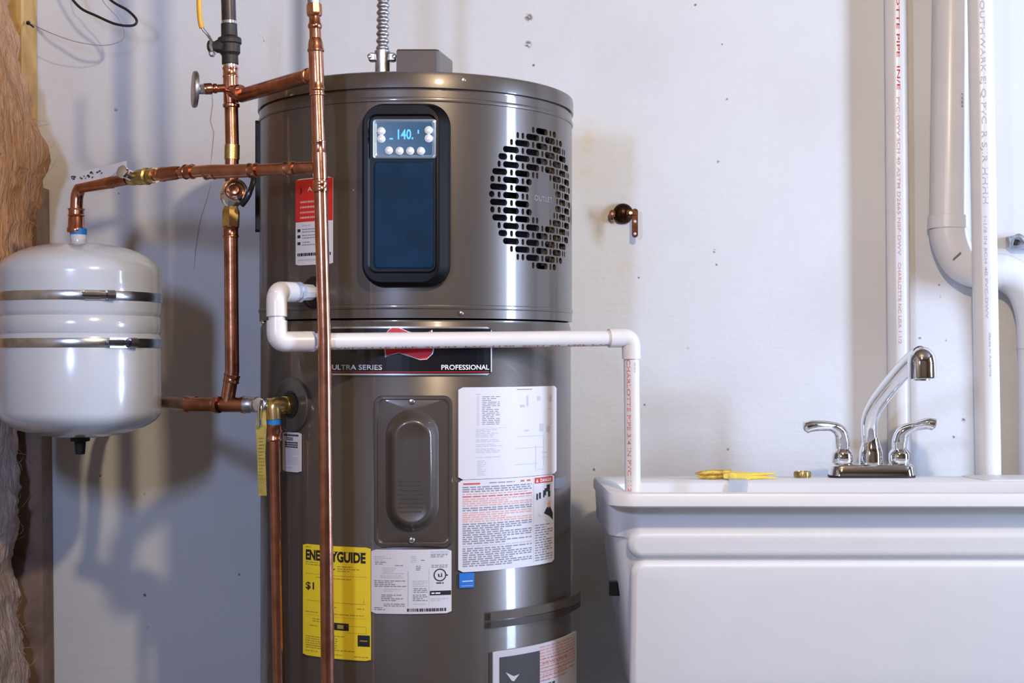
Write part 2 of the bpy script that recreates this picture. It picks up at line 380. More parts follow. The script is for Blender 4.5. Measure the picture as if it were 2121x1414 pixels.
# ------------------------------------------------------------------ water heater
R = .282; HX = (863-CX)*2.65/F; HY = 2.65
def hit(px, py):
    dx = (px-CX)/F; A = dx*dx+1; B = dx*HX+HY; D = B*B-A*(HX*HX+HY*HY-R*R)
    Y = (B-math.sqrt(max(D, 0)))/A; x = dx*Y
    return R*math.atan2(x-HX, HY-Y), CZ+(HZ-py)*Y/F
def cyl(u, v, h): t = u/R; return Vector((HX+(R+h)*math.sin(t), HY-(R+h)*math.cos(t), v))
def zf(py): return CZ+(HZ-py)*(HY-R)/F
heater = thing('water_heater', 'tall taupe-grey cylindrical heat pump water heater with black control panel', 'water heater', (HX, HY, 0))
zs, zc, zt = zf(657), zf(186), zf(147)
def hl(prof, name, m, parent=None, seg=128): return MB().lathe((HX, HY, 0), (0, 0, 1), prof, seg).build(name, m, parent or heater)
hl([(0, R-.03), (0, R-.012), (.05, R-.012), (.055, R-.002), (zs-.012, R-.002), (zs-.008, R-.0045), (zs-.004, R-.0045), (zs-.002, R-.03)], 'lower_jacket', 'heater_paint')
hl([(zc-.001, R-.03), (zc-.001, R-.004), (zc+.003, R-.003), (zc+.004, R+.0025), (zt-.006, R+.0025), (zt-.002, R+.0015), (zt, R-.002), (zt-.002, R-.02), (zt-.004, .02)], 'top_cap', 'heater_paint')
hl([(zs+.005, R-.028), (zs+.006, R-.030), (zc-.006, R-.030), (zc-.005, R-.028)], 'inner_liner', 'heater_dark')
for a, b in ((zc-.020, .0022), (zs+.012, .0018)):
    MB().lathe((HX, HY, 0), (0, 0, 1), [(a, R-.002), (a+.002, R+b*.7), (a+.005, R+b), (a+.008, R+b*.7), (a+.010, R-.002)], 128).build('bead', 'heater_paint', heater)

# upper jacket with the grille slots cut through
seg = 192; sh = MB(); rings = []
for z, r in ((zs-.001, R-.006), (zs-.001, R), (zc, R), (zc, R-.006)):
    rings.append([(HX+r*math.sin(2*PI*k/seg), HY-r*math.cos(2*PI*k/seg), z) for k in range(seg)])
rings.append(rings[0]); sh.loft(rings[:4], False, False); n0 = 3*seg
sh.f += [(n0+k, n0+(k+1) % seg, (k+1) % seg, k) for k in range(seg)]
jacket = sh.build('upper_jacket', 'heater_paint', heater)
GU = hit(1015, 410)[0]+.121; GV = hit(1110, 410)[1]; GR = .121
cut = MB(); coilfins = []
nrow = 19; dv = .0127; SH = .0052
def slot(u0, u1, v):
    pts = rr(u0, v-SH, u1, v+SH, SH*.98, 4)
    cut.loft([[cyl(u, w, h) for u, w in pts] for h in (-.012, .006)])
for i in range(nrow):
    v = GV+(i-(nrow-1)/2)*dv; y = v-GV; half = math.sqrt(max(GR*GR-y*y, 0))+.002
    per = .0500; off = (i % 2)*per*.5
    k = -4
    while k < 5:
        base = GU-.121+k*per+off
        for a, b in ((base, base+.0335), (base+.0395, base+.0455)):
            a2 = max(a, GU-half); b2 = min(b, GU+half)
            ru = math.sqrt(max(.041**2-y*y, 0))
            segs = [(a2, b2)]
            if ru > 0: segs = [(a2, min(b2, GU-ru)), (max(a2, GU+ru), b2)]
            for p, q in segs:
                if q-p > .0050: slot(p, max(q, p+.0055), v)
        k += 1
cme = cut.build('cutter', 'heater_paint')
md = jacket.modifiers.new('slots', 'BOOLEAN'); md.operation = 'DIFFERENCE'; md.solver = 'EXACT'; md.object = cme
dg = bpy.context.evaluated_depsgraph_get(); nm = bpy.data.meshes.new_from_object(jacket.evaluated_get(dg))
jacket.modifiers.clear(); jacket.data = nm; bpy.data.objects.remove(cme)
nm.polygons.foreach_set('use_smooth', [True]*len(nm.polygons)); nl = [None]*len(nm.loops)
for p in nm.polygons:
    for li in p.loop_indices:
        c = nm.vertices[nm.loops[li].vertex_index].co; rad = Vector((c.x-HX, c.y-HY, 0)); d = rad.normalized()
        nl[li] = tuple(d) if p.normal.dot(d) > .97 and abs(rad.length-R) < .0004 else tuple(p.normal)
nm.normals_split_custom_set(nl)
cf = MB()
for k in range(20):
    t = (.305+k*.0050)/R
    cf.add([(HX+r*math.sin(t+e), HY-r*math.cos(t+e), z) for r in (R-.029, R-.014) for e in (-.003, .003) for z in (GV-.11, GV+.11)], [(0, 1, 3, 2), (4, 6, 7, 5), (0, 4, 5, 1), (2, 3, 7, 6), (0, 2, 6, 4), (1, 5, 7, 3)])
cf.build('coil_fins', 'coil_tan', heater, flat=True, kind='stuff')
tv, tf, tw = text('OUTLET'); s_ = .052/tw
MB().add([cyl(GU-.026+x*s_, GV-.004+y*.009, .0004) for x, y in tv], tf).build('outlet_lettering', 'ink_grey', heater, flat=True)

def screw(px, py, parent=heater, m='steel', r=.0042, h0=0.):
    u, v = hit(px, py); p = cyl(u, v, h0-.001); n = cyl(u, v, 1)-cyl(u, v, 0)
    return MB().lathe(p, n, [(0, r), (.002, r), (.0035, r*.75), (.004, r*.3)], 12).build('screw', m, parent)
for q in ((960, 166), (955, 649), (545, 668)): screw(*q)

# flat control panel standing proud of the jacket
u0 = hit(838, 400)[0]; T0 = u0/R
def pan(u, v, h):
    n = Vector((math.sin(T0), -math.cos(T0), 0)); t = Vector((math.cos(T0), math.sin(T0), 0))
    return Vector((HX, HY, 0))+n*(R+h)+t*(u-u0)+Vector((0, 0, v))
def pr(px, py):                                        # pixel on the panel's face -> (u, v)
    n = Vector((math.sin(T0), -math.cos(T0), 0)); o = pan(u0, 0, .022); d = Vector(((px-CX)/F, 1, (HZ-py)/F))
    c0 = Vector((0, 0, CZ)); k = (o-c0).dot(n)/d.dot(n); q = c0+d*k
    return u0+(q-o).dot(Vector((math.cos(T0), math.sin(T0), 0))), q.z
def prc(x0, y0, x1, y1): a = pr(x0, y1); b = pr(x1, y0); return (a[0], a[1], b[0], b[1])
panel = relief(pan, [(prc(748, 212, 932, 592), .036, -.012), (prc(748, 211, 932, 593), .036, .006), (prc(751, 214, 927, 590), .034, .013), (prc(754, 218, 908, 584), .028, .022), (prc(762, 236, 904, 566), .014, .0225), (prc(766, 240, 902, 562), .012, .0195)], 8).build('control_panel', 'panel_black', heater, 25)
relief(pan, [(prc(774, 334, 898, 556), .006, .015), (prc(774, 334, 898, 556), .006, .0205), (prc(777, 337, 895, 553), .006, .0215)]).build('flip_door', 'panel_blue', panel, 10)
relief(pan, [(prc(772, 247, 903, 328), .004, .015), (prc(772, 247, 903, 328), .004, .0225), (prc(775, 250, 900, 325), .003, .0232), (prc(781, 254, 895, 320), .003, .0215)]).build('display_frame', 'display_frame', panel)
relief(pan, [(prc(780, 252, 896, 322), .003, .017), (prc(781, 253, 895, 321), .003, .0222)]).build('display', 'lcd', panel)
relief(pan, [(prc(803, 256, 880, 296), .002, .020), (prc(803, 256, 880, 296), .002, .0228)]).build('display_glass', 'lcd', panel)
dgm = MB(); tv, tf, tw = text('140.', .02)
a = pr(824, 288); b = pr(856, 268); dgm.add([pan(a[0]+x/tw*(b[0]-a[0]), a[1]+y*(b[1]-a[1]), .0231) for x, y in tv], tf)
for x0, y0, x1, y1 in ((865, 269, 868, 277), (807, 286, 814, 289)):
    q = prc(x0, y0, x1, y1); dgm.add([pan(*p, .0231) for p in ((q[0], q[1]), (q[2], q[1]), (q[2], q[3]), (q[0], q[3]))], [(0, 1, 2, 3)])
dgm.build('digits', 'lcd_digit', panel, flat=True)
for x, y in ((790, 272), (790, 288), (888, 270), (888, 287), (806, 312), (828, 313), (850, 313), (872, 313)):
    u, v = pr(x, y); n = pan(0, 0, 1)-pan(0, 0, 0)
    MB().lathe(pan(u, v, .021), n, [(0, .0068), (.004, .0066), (.006, .0045), (.0066, .001)], 16).build('button', 'button', panel)
a = prc(917, 343, 926, 378); MB().box(tuple(pan(a[0], a[1], .004)-Vector((.002, 0, 0))), tuple(pan(a[2], a[3], .014)+Vector((.001, .012, 0)))).build('side_latch', 'black_plastic', panel)

# labels and plates lying on the curved jacket
def rect(x0, y0, x1, y1):
    ua = hit(x0, y0)[0]; ub = hit(x1, y0)[0]; xm = (x0+x1)/2
    return (ua, hit(xm, y1)[1], ub, hit(xm, y0)[1])
class Label:
    def __init__(s, name, px, m, parent=heater, label=None, h=.0007, rad=.004, mp=cyl, rc=None):
        s.rc = rc or rect(*px); s.h = h; s.mp = mp; s.b = {}
        s.o = relief(mp, [(s.rc, rad, -.003), (s.rc, rad, h*.6), (inset(s.rc, .0004), rad, h)], 4)
        r = s.rc; nx = max(6, int((r[2]-r[0])/.008))
        s.o = MB()
        for side in (h,):
            cols = []
            for i in range(nx+1):
                u = r[0]+(r[2]-r[0])*i/nx; e = min(u-r[0], r[2]-u); c = max(0, rad-math.sqrt(max(rad*rad-(rad-e)**2, 0))) if e < rad else 0
                cols.append([mp(u, r[1]+c, -.0008), mp(u, r[1]+c, side), mp(u, r[3]-c, side), mp(u, r[3]-c, -.0008)])
            s.o.loft(cols, True, True, True)
        s.o = s.o.build(name, m, parent, 40)
        if label: s.o['label'] = label
    def uv(s, x, y): r = s.rc; return r[0]+(r[2]-r[0])*x, r[3]-(r[3]-r[1])*y
    def box(s, m, x0, y0, x1, y1, dh=.0002):
        b = s.b.setdefault(m, MB()); n = max(1, int((x1-x0)*(s.rc[2]-s.rc[0])/.012)); vs_ = []
        for i in range(n+1):
            for y in (y0, y1): vs_.append(s.mp(*s.uv(x0+(x1-x0)*i/n, y), s.h+dh))
        b.add(vs_, [(2*i, 2*i+1, 2*i+3, 2*i+2) for i in range(n)])
    def text(s, m, t, x0, y1, hgt, wid=None, bold=0., dh=.0003):
        v, f, w = text(t, bold); W_ = s.rc[2]-s.rc[0]; H_ = s.rc[3]-s.rc[1]; sx = (wid/w) if wid else hgt*H_/W_*.7
        s.b.setdefault(m, MB()).add([s.mp(*s.uv(x0+x*sx, y1-y*hgt), s.h+dh) for x, y in v], f)
    def lines(s, m, x0, y0, x1, n, dy, th, rnd, fill=.9):
        for i in range(n):
            x = x0; y = y0+i*dy; end = x0+(x1-x0)*(rnd.uniform(.45, 1) if rnd.random() < 1-fill else 1)
            while x < end-.01:
                w = rnd.uniform(.02, .075); x2 = min(x+w, end); s.box(m, x, y, x2, y+th); x = x2+.012
    def poly(s, m, pts, dh=.0003): s.b.setdefault(m, MB()).add([s.mp(*s.uv(x, y), s.h+dh) for x, y in pts], [tuple(range(len(pts)))])
    def done(s):
        for m, b in s.b.items(): b.build('print', m, s.o, flat=True, kind='stuff')
rn = random.Random(5)
# badge
bd = Label('badge', (682, 676, 1018, 777), 'badge_silver', label='black nameplate with silver edge and red emblem', h=.0016, rad=.006)
bd.box('badge_black', .008, .035, .992, .965); bd.box('badge_red', .02, .925, .98, .94, .0004)
bd.text('white_ink', 'ULTRA SERIES', .025, .885, .10, .315, .012, .0006); bd.text('white_ink', 'PROFESSIONAL', .685, .885, .10, .295, .012, .0006)
def emblem(g):                                         # waved ribbon, outline grown by g
    top = [(.362-g, .20), (.375, .09-g*2), (.40, .03-g*2), (.44, .035-g*2), (.49, .11-g*2), (.55, .17-g*2), (.60, .14-g*2), (.625+g, .08-g*2)]
    bot = [(.635+g, .35), (.635+g, .48), (.628+g, .56+g), (.60, .66+g*2), (.56, .67+g*2), (.50, .60+g*2), (.44, .53+g*2), (.39, .57+g*2), (.365-g, .62+g*2), (.36-g, .45)]
    return top+bot
def strip(m, pts, dh):
    c = (.5, .35); b = bd.b.setdefault(m, MB()); v = [bd.mp(*bd.uv(*p), bd.h+dh) for p in [c]+pts]; n = len(pts)
    b.add(v, [(0, 1+i, 1+(i+1) % n) for i in range(n)])
strip('white_ink', emblem(.007), .0005); strip('badge_red', emblem(0), .0009); bd.done()
# element access cover with its raised oval boss
cov = relief(cyl, [(rect(776, 819, 936, 1132), .014, -.003), (rect(776, 819, 936, 1132), .014, .004), (rect(778, 821, 934, 1130), .013, .0065), (rect(783, 826, 929, 1125), .011, .0065), (rect(785, 828, 927, 1123), .011, .0052), (rect(800, 848, 908, 1100), .046, .0052), (rect(806, 854, 902, 1094), .044, .009), (rect(818, 868, 891, 1084), .034, .0215), (rect(822, 872, 887, 1080), .032, .023), (rect(826, 876, 883, 1076), .030, .023), (rect(828, 878, 881, 1074), .030, .0222)], 10).build('access_cover', 'heater_paint', heater, 30)
em = MB()
for i in range(8):
    r = rect(829+rn.uniform(0, 6), 992+i*9, 877-rn.uniform(0, 8), 994.5+i*9)
    em.loft([[cyl(u, v, h) for u, v in rr(*r, .0004, 1)] for h in (.020, .0232)])
em.build('embossed_lines', 'heater_paint', cov)
for q in ((853, 831), (853, 1117)): screw(*q, parent=cov, r=.0048, h0=.0055)
# diagram label
l = Label('diagram_label', (949, 801, 1152, 989), 'label_white', label='white wiring diagram label with two columns of fine print')
l.box('ink_grey', .50, .025, .66, .035)
l.lines('ink_pale', .14, .07, .24, 1, .03, .012, rn); l.lines('ink_grey', .19, .10, .34, 16, .020, .008, rn, .4)
for y0 in [.10+.018*i for i in range(18)]: l.box('ink_pale', .145, y0, .165, y0+.008)
for y0, n in ((.46, 2), (.50, 3), (.57, 2), (.62, 2), (.67, 3), (.76, 1)): l.lines('ink_pale', .14, y0, .36, n, .018, .009, rn, .3)
l.lines('ink_pale', .15, .80, .22, 9, .019, .008, rn)
l.box('ink_pale', .14, .445, .40, .448)
for x0, y0, x1, y1 in ((.50, .55, .80, .556), (.48, .68, .80, .686), (.48, .86, .72, .866), (.70, .66, .705, .94), (.80, .56, .805, .90), (.72, .93, .80, .936), (.93, .93, .96, .935), (.60, .10, .62, .22), (.72, .11, .76, .16), (.86, .12, .87, .16), (.53, .20, .58, .23), (.58, .48, .62, .50), (.75, .42, .80, .51), (.84, .45, .89, .52), (.86, .25, .90, .26), (.90, .42, .92, .435), (.78, .74, .85, .75), (.78, .80, .86, .806), (.88, .10, .92, .18)): l.box('ink_pale', x0, y0, x1, y1)
l.done()
# warning label
l = Label('warning_label', (949, 990, 1147, 1178), 'label_white', label='white warning label with red header and black danger pictograms')
l.box('ink_red', .04, .035, .18, .055); l.box('ink_red', .56, .03, .67, .05); l.lines('ink_grey', .26, .035, .50, 1, .03, .012, rn)
y = .075
for m, n in (('ink_grey', 3), ('ink_rose', 1), ('ink_red', 1), ('ink_rose', 4), ('ink_grey', 2), ('ink_rose', 5), ('ink_grey', 10), ('ink_pale', 1), ('ink_grey', 9)):
    l.lines(m, .035, y, .685, n, .0235, .0135, rn, .75); y += n*.0235+.004
l.box('ink_pale', .705, .02, .709, .97)
l.box('label_red', .72, .02, .975, .085); l.text('white_ink', 'DANGER', .79, .072, .036, .16, .02, .0006); l.poly('white_ink', [(.735, .072), (.765, .072), (.75, .035)], .0006)
for x0, y0, x1, y1 in ((.74, .20, .762, .27), (.775, .19, .80, .26), (.83, .17, .85, .25), (.85, .15, .92, .19), (.88, .11, .93, .17), (.85, .19, .87, .23), (.90, .18, .935, .25)): l.box('ink_black', x0, y0, x1, y1)
l.poly('ink_black', [(.84, .43), (.88, .37), (.93, .36), (.975, .44), (.975, .52), (.92, .47)]); l.poly('ink_grey', [(.76, .43), (.90, .53), (.90, .535), (.76, .435)]); l.poly('ink_rose', [(.89, .33), (.93, .29), (.94, .35), (.91, .38)])
l.lines('ink_grey', .725, .55, .97, 15, .028, .013, rn, .6); l.done()
l = Label('efficiency_label', (951, 1186, 982, 1217), 'label_blue', label='small blue square sticker', rad=.0005)
l.lines('white_ink', .2, .52, .9, 1, .2, .06, rn); l.lines('ink_pale', .15, .84, .9, 1, .2, .04, rn); l.done()
# yellow energy label
l = Label('energy_label', (628, 1131, 768, 1364), 'label_yellow', label='yellow energy label with black print', rad=.002)
l.text('ink_black', 'ENERGYGUIDE', .055, .135, .085, .88, .045)
l.poly('ink_black', [(.45, .13), (.49, .13), (.49, .20), (.52, .20), (.47, .235), (.42, .20), (.45, .20)])
l.text('ink_black', '$1', .055, .40, .062, .14, .02)
for x0, y0, x1, n in ((.05, .02, .22, 1), (.42, .045, .95, 1), (.05, .155, .40, 2), (.55, .175, .85, 3), (.22, .285, .75, 1), (.05, .60, .30, 1), (.45, .54, .62, 1), (.82, .54, .93, 1), (.42, .60, .92, 1), (.17, .66, .65, 2), (.12, .72, .25, 1), (.40, .795, .65, 1), (.05, .82, .55, 5), (.05, .90, .8, 2), (.05, .95, .25, 1), (.45, .96, .62, 1), (.78, .965, .97, 1)): l.lines('ink_brown', x0, y0, x1, n, .02, .008, rn, .5)
for x0, y0, x1, y1 in ((.05, .26, .95, .263), (.07, .50, .93, .504), (.91, .46, .915, .50), (.05, .63, .95, .632), (.68, .70, .94, .703), (.94, .70, .944, .76), (.68, .76, .94, .763)): l.box('ink_brown', x0, y0, x1, y1)
l.box('ink_black', .49, .68, .71, .745); l.box('ink_black', .83, .775, .99, .875); l.box('ink_brown', .55, .695, .64, .73, .0005); l.box('ink_brown', .86, .82, .96, .83, .0005); l.done()
# rating label
l = Label('rating_label', (769, 1138, 935, 1271), 'label_white', label='white rating plate sticker with barcode and round listing mark', rad=.003)
for x0, y0, x1, n in ((.04, .10, .28, 3), (.05, .19, .20, 2), (.50, .10, .58, 4), (.62, .16, .70, 1), (.74, .03, .96, 2), (.74, .08, .95, 2), (.75, .24, .95, 2), (.30, .24, .40, 1), (.15, .28, .42, 4), (.12, .40, .40, 2), (.04, .48, .44, 4), (.16, .61, .38, 2), (.13, .70, .40, 4), (.16, .84, .42, 2), (.04, .90, .18, 2), (.52, .48, .70, 4), (.53, .60, .70, 3), (.52, .70, .70, 4), (.53, .84, .68, 1), (.56, .25, .62, 3)): l.lines('ink_grey' if rn.random() < .5 else 'ink_pale', x0, y0, x1, n, .028, .014, rn, .6)
l.box('ink_grey', .46, .33, .464, .88); l.box('ink_pale', .72, .30, .724, .88)
x = .45
while x < .92: w = rn.choice((.006, .010, .018)); l.box('ink_black', x, .915, x+w, .965); x += w+rn.choice((.005, .010))
for k in range(18):
    a0, a1 = 2*PI*k/18, 2*PI*(k+1)/18; l.poly('ink_black', [(.855+rr_*math.cos(q), .40+rr_*1.25*math.sin(q)) for rr_, q in ((.066, a0), (.080, a0), (.080, a1), (.066, a1))])
l.poly('ink_black', [(.83, .38), (.845, .38), (.85, .42), (.87, .42), (.87, .37), (.88, .37), (.885, .43), (.835, .43)]); l.lines('ink_black', .81, .515, .90, 1, .03, .02, rn); l.box('ink_black', .935, .395, .955, .415)
l.box('ink_black', .73, .645, .995, .715); l.lines('white_ink', .75, .672, .86, 1, .03, .02, rn); l.lines('ink_pale', .74, .76, .96, 2, .03, .016, rn); l.done()
# red and white instruction label, small certificate, grey tape
l = Label('instruction_label', (613, 368, 690, 548), 'label_white', label='instruction label with red upper half and white lower half', rad=.002)
l.box('label_red', 0, .01, 1, .50, .0002); l.text('ink_black', ')', .12, .16, .06, .08, .02); l.text('white_ink', 'A', .36, .15, .05, .12, 0, .0005)
l.lines('ink_rose', .14, .26, .62, 4, .06, .022, rn, .8); l.lines('ink_pale', .20, .535, .55, 1, .03, .015, rn)
for y0 in (.58, .65, .73): l.box('ink_black', .06, y0, .15, y0+.035); l.lines('ink_grey', .20, y0, .62, 2, .03, .012, rn, .6)
l.lines('ink_black', .06, .86, .95, 1, .03, .035, rn); l.lines('ink_pale', .08, .93, .9, 1, .03, .02, rn); l.done()
l = Label('certificate_label', (586, 895, 624, 977), 'label_white', label='small white sticker with bold header lines', rad=.002)
l.lines('ink_black', .08, .05, .9, 1, .1, .05, rn); l.lines('ink_black', .25, .13, .6, 2, .045, .03, rn); l.lines('ink_black', .15, .24, .85, 3, .055, .04, rn)
l.lines('ink_pale', .08, .42, .9, 10, .042, .014, rn); l.lines('ink_pale', .2, .88, .8, 1, .04, .03, rn); l.done()
Label('tape_strip', (1148, 988, 1173, 1010), 'tape_grey', label='short grey tape strip', rad=.0005)
# port surround, drain port and side channel
u, v = hit(604, 838); nrm = (cyl(u, v, 1)-cyl(u, v, 0)).normalized(); TP = cyl(u, v, 0)
MB().lathe(TP-nrm*.01, nrm, [(0, .046), (.0115, .046), (.013, .044), (.0135, .024), (.012, .022)], 40).build('port_plate', 'heater_paint', heater)
MB().lathe(TP-nrm*.01, nrm, [(0, .022), (.0145, .021), (.015, .016)], 28).build('port_grommet', 'black_rubber', heater)
u, v = hit(652, 606); dn = (cyl(u, v, 1)-cyl(u, v, 0)).normalized(); DP = cyl(u, v, 0)
MB().lathe(DP-dn*.01, dn, [(0, .027), (.012, .027), (.016, .022), (.018, .016)], 28).build('drain_port', 'black_plastic', heater)
sc_ = MB()
ua = -R*1.40
sc_.loft([[cyl(p, q, h) for p, q in rr(ua-.007, hit(560, 466)[1]-.004, ua+.007, zc-.012, .006)] for h in (-.003, .005, .007)]); sc_.build('side_channel', 'iron', heater)
# top fittings
tz = zt-.004
jb = MB(); a = P(822, 104, 2.47); b = P(910, 104, 2.47); c = P(930, 104, 2.50)
jb.loft([[(a.x+i, 2.46+i, z), (b.x-.004-i, 2.46+i, z), (b.x-i*.5, 2.464+i, z), (c.x+.004-i, 2.55, z), (c.x-i, 2.56-i, z), (a.x+i, 2.56-i, z)] for z, i in ((tz, 0), (a.z-.003, 0), (a.z, .002))])
jbo = jb.build('junction_box', 'heater_paint', heater, 25); MB().box((a.x-.003, 2.452, tz-.001), (c.x+.002, 2.57, tz+.005)).build('box_flange', 'heater_paint', jbo)
MB().lathe((P(706, 150, 2.55).x, 2.55, tz), (0, 0, 1), [(0, .022), (.014, .022), (.020, .016), (.021, .004)], 24).build('top_grommet', 'black_rubber', heater)
MB().lathe((P(760, 150, 2.50).x, 2.50, tz), (0, 0, 1), [(0, .03), (.006, .03), (.008, .02)], 24).build('top_plate', 'heater_paint', heater)

# ------------------------------------------------------------------ flexible conduit
cd = thing('flexible_conduit', 'ribbed silver flexible metal conduit rising from the heater top', 'conduit', (P(792, 140, 2.48).x, 2.48, zt))
path = [P(792, 118+(-720-118)*i/150, 2.48)+Vector((.004*math.sin(i*.05), 0, 0)) for i in range(151)]
path = []; zc0 = P(792, 118, 2.48).z; n = 420
for i in range(n+1):
    z = zc0+(ZC-zc0)*i/n; path.append(Vector((P(792+4*math.sin((z-zc0)*5), 0, 2.48).x, 2.48, z)))
MB().tube(path, [.0098+.0016*math.sin(i*PI*2/6) for i in range(n+1)], 20).build('ribbed_tube', 'galvanised', cd, 80)
bx = P(792, 140, 2.48).x
MB().lathe((bx, 2.48, tz), (0, 0, 1), [(0, .016), (.012, .016), (.014, .0125), (zc0-tz-.006, .0125), (zc0-tz, .0135), (zc0-tz+.010, .0135), (zc0-tz+.011, .0095)], 24).build('connector', 'galvanised', cd)
for s in (-1, 1):
    MB().box((bx+s*.017-.006, 2.472, zc0-.008), (bx+s*.017+.006, 2.488, zc0+.006), .002).build('clamp_ear', 'galvanised', cd)
    MB().lathe((bx+s*.021, 2.472, zc0-.001), (0, -1, 0), [(0, .004), (.003, .004), (.004, .002)], 10).build('clamp_screw', 'steel', cd)

# ------------------------------------------------------------------ copper pipework
YR1 = 2.268; YB = 2.48
riser = thing('copper_riser', 'bright copper riser pipe with soldered tees in front of the heater label', 'pipe', P(680, 1414, YR1).xy.to_3d())
def rx(py): 
    pts = ((-700, 640), (0, 650), (40, 652), (105, 654), (150, 656), (250, 659), (350, 663), (700, 672), (1414, 679), (1900, 683))
    for (a, xa), (b, xb) in zip(pts, pts[1:]):
        if a <= py <= b: return xa+(xb-xa)*(py-a)/(b-a)
    return pts[-1][1]
def RV(py, Y=YR1): return P(rx(py), py, Y)
zfl = HZ+CZ*F/YR1
MB().tube([RV(y) for y in (395, 500, 700, 1000, 1414)]+[Vector((RV(1900).x, YR1, 0))], rp(28, YR1), 24).build('pipe', 'copper', riser)
MB().tube([RV(190), RV(320)], rp(27, YR1), 24).build('pipe', 'copper', riser)
MB().tube([RV(8), RV(-100), RV(-700), Vector((RV(-700).x, YR1, ZC))], rp(27, YR1), 24).build('steel_pipe', 'galvanised', riser)
MB().lathe(RV(9), RV(35)-RV(9), [(0, .0100), (0, .0118), (.013, .0122), (.0165, .0118), (.0190, .0102), (.020, .009)], 8).build('adapter', 'copper', riser)
MB().lathe(RV(34), RV(82)-RV(34), [(0, .0088), (.010, .0092), (.012, .0105), (.015, .0112), (.018, .0105), (.020, .0090), (.036, .0092)], 24).build('reducer_neck', 'copper', riser)
MB().lathe(RV(78), RV(108)-RV(78), [(0, .0088), (.004, .0105), (.011, .0118), (.016, .0120), (.018, .0130), (.021, .0132), (.023, .0118)], 24).build('reducer', 'copper', riser)
BT = P(650, 152, YR1); YBR = 2.46; BE = P(500, 198, YBR)
d = (BE-BT).normalized(); r1 = rp(31, YR1)
MB().lathe(RV(104), RV(195)-RV(104), [(0, r1*.9), (0, r1*1.0), (.050, r1), (.056, r1*.97), (.059, r1*1.08), (.062, r1*1.08), (.064, r1*.95), (.067, r1*.95), (.068, r1*1.05), (.0705, r1*1.05), (.0715, r1*.85)], 24).tube([RV(152), RV(152)+d*.030], r1*.92, 20).lathe(RV(152)+d*.022, d, [(0, r1*.9), (.001, r1*1.05), (.004, r1*1.10), (.007, r1*1.05), (.009, r1*.9)], 20).build('tee', 'copper', riser)
MB().tube([RV(152)+d*.028, BE], rp(30, 2.36), 20).build('branch_pipe', 'copper_dull', riser)
sleeve(RV(292), RV(320), rp(26, YR1), 1.15, 1.08).build('coupling', 'copper', riser)
lt = (P(320, 360, 2.42)-RV(346)).normalized(); r2 = rp(31, YR1)
MB().lathe(RV(318), RV(372)-RV(318), [(0, r2*.85), (.001, r2), (.040, r2), (.041, r2*.85)], 24).tube([RV(346), RV(346)+lt*.038], r2*.80, 20).build('tee', 'copper', riser)
for y in (376, 388): ring(RV(y), RV(y+9), rp(32, YR1)).build('solder_ring', 'copper', riser)
MB().tube([RV(368), RV(400)], rp(28, YR1), 24).build('pipe', 'copper', riser)

# line across to the expansion tank
line = thing('expansion_line', 'horizontal copper line with brass valve running across to the pale tank', 'pipe', P(160, 480, 2.56))
def LP(px, py, Y): return P(px, py, Y)
A0 = RV(346)+lt*.030; A1 = P(545, 352, 2.32); A2 = P(438, 353, 2.36); A3 = P(392, 356, 2.385); A4 = P(318, 363, 2.42); A5 = P(258, 372, 2.475); A6 = P(160, 388, 2.56)
r3 = rp(26, 2.33)
MB().tube([A0, A1, A2, A3, A4], r3*.96, 24).build('pipe', 'copper', line)
for a, b in ((632, 612), (552, 534), (460, 438)):
    pa = A0.lerp(A4, (rx(346)-12-a)/(rx(346)-12-318)); pb = A0.lerp(A4, (rx(346)-12-b)/(rx(346)-12-318)); sleeve(pa, pb, r3, 1.17, 1.08).build('coupling', 'copper', line)
pa = A0.lerp(A4, .30); pb = A0.lerp(A4, .60)
MB().tube([pa, pb], r3*1.08, 24).build('tee_run', 'copper', line)
sleeve(P(400, 355, 2.38), P(384, 356, 2.388), r3, 1.22, 1.1).build('coupling', 'copper_dull', line)
MB().lathe(P(372, 357, 2.393), P(318, 363, 2.42)-P(372, 357, 2.393), [(0, r3), (.008, r3*1.12), (.030, r3*1.15), (.034, r3*1.25), (.040, r3*1.2), (.044, r3*1.0)], 24).build('adapter', 'copper_dull', line)
va = (A5-A4).normalized(); r4 = r3
val = MB().lathe(A4-va*.004, va, [(0, r4*.9), (0, r4*1.25), (.010, r4*1.3), (.012, r4*1.1), (.018, r4*1.1), (.020, r4*1.45), (.026, r4*1.45), (.028, r4*1.2), (.036, r4*1.35), (.048, r4*1.3), (.056, r4*1.05), (.060, r4*1.2), (.070, r4*1.15), (.072, r4*.8)], 10).build('brass_valve', 'brass_old', line, 30)
vc = P(268, 368, 2.44)
MB().lathe(vc+Vector((0, .005, .004)), Vector((-.45, -1, .25)), [(0, .009), (.012, .009), (.013, .006), (.018, .006), (.0185, .011), (.023, .0105), (.025, .006)], 12).build('lever_nut', 'chrome', val)
tagm = MB(); ta = P(262, 357, 2.435); tb = P(146, 384, 2.49); up = Vector((0, 0, .0195)); nn = Vector((0, -.0012, 0))
tagm.loft([[q+o for o in (Vector((0, 0, 0)), up, up-nn, -nn)] for q in (ta, ta.lerp(tb, .5)+Vector((0, .004, 0)), tb)])
lev = tagm.build('lever_handle', 'label_white', val, flat=True); lev['label'] = 'flat lever wrapped in a white printed sticker'
tp = MB(); rn2 = random.Random(2)
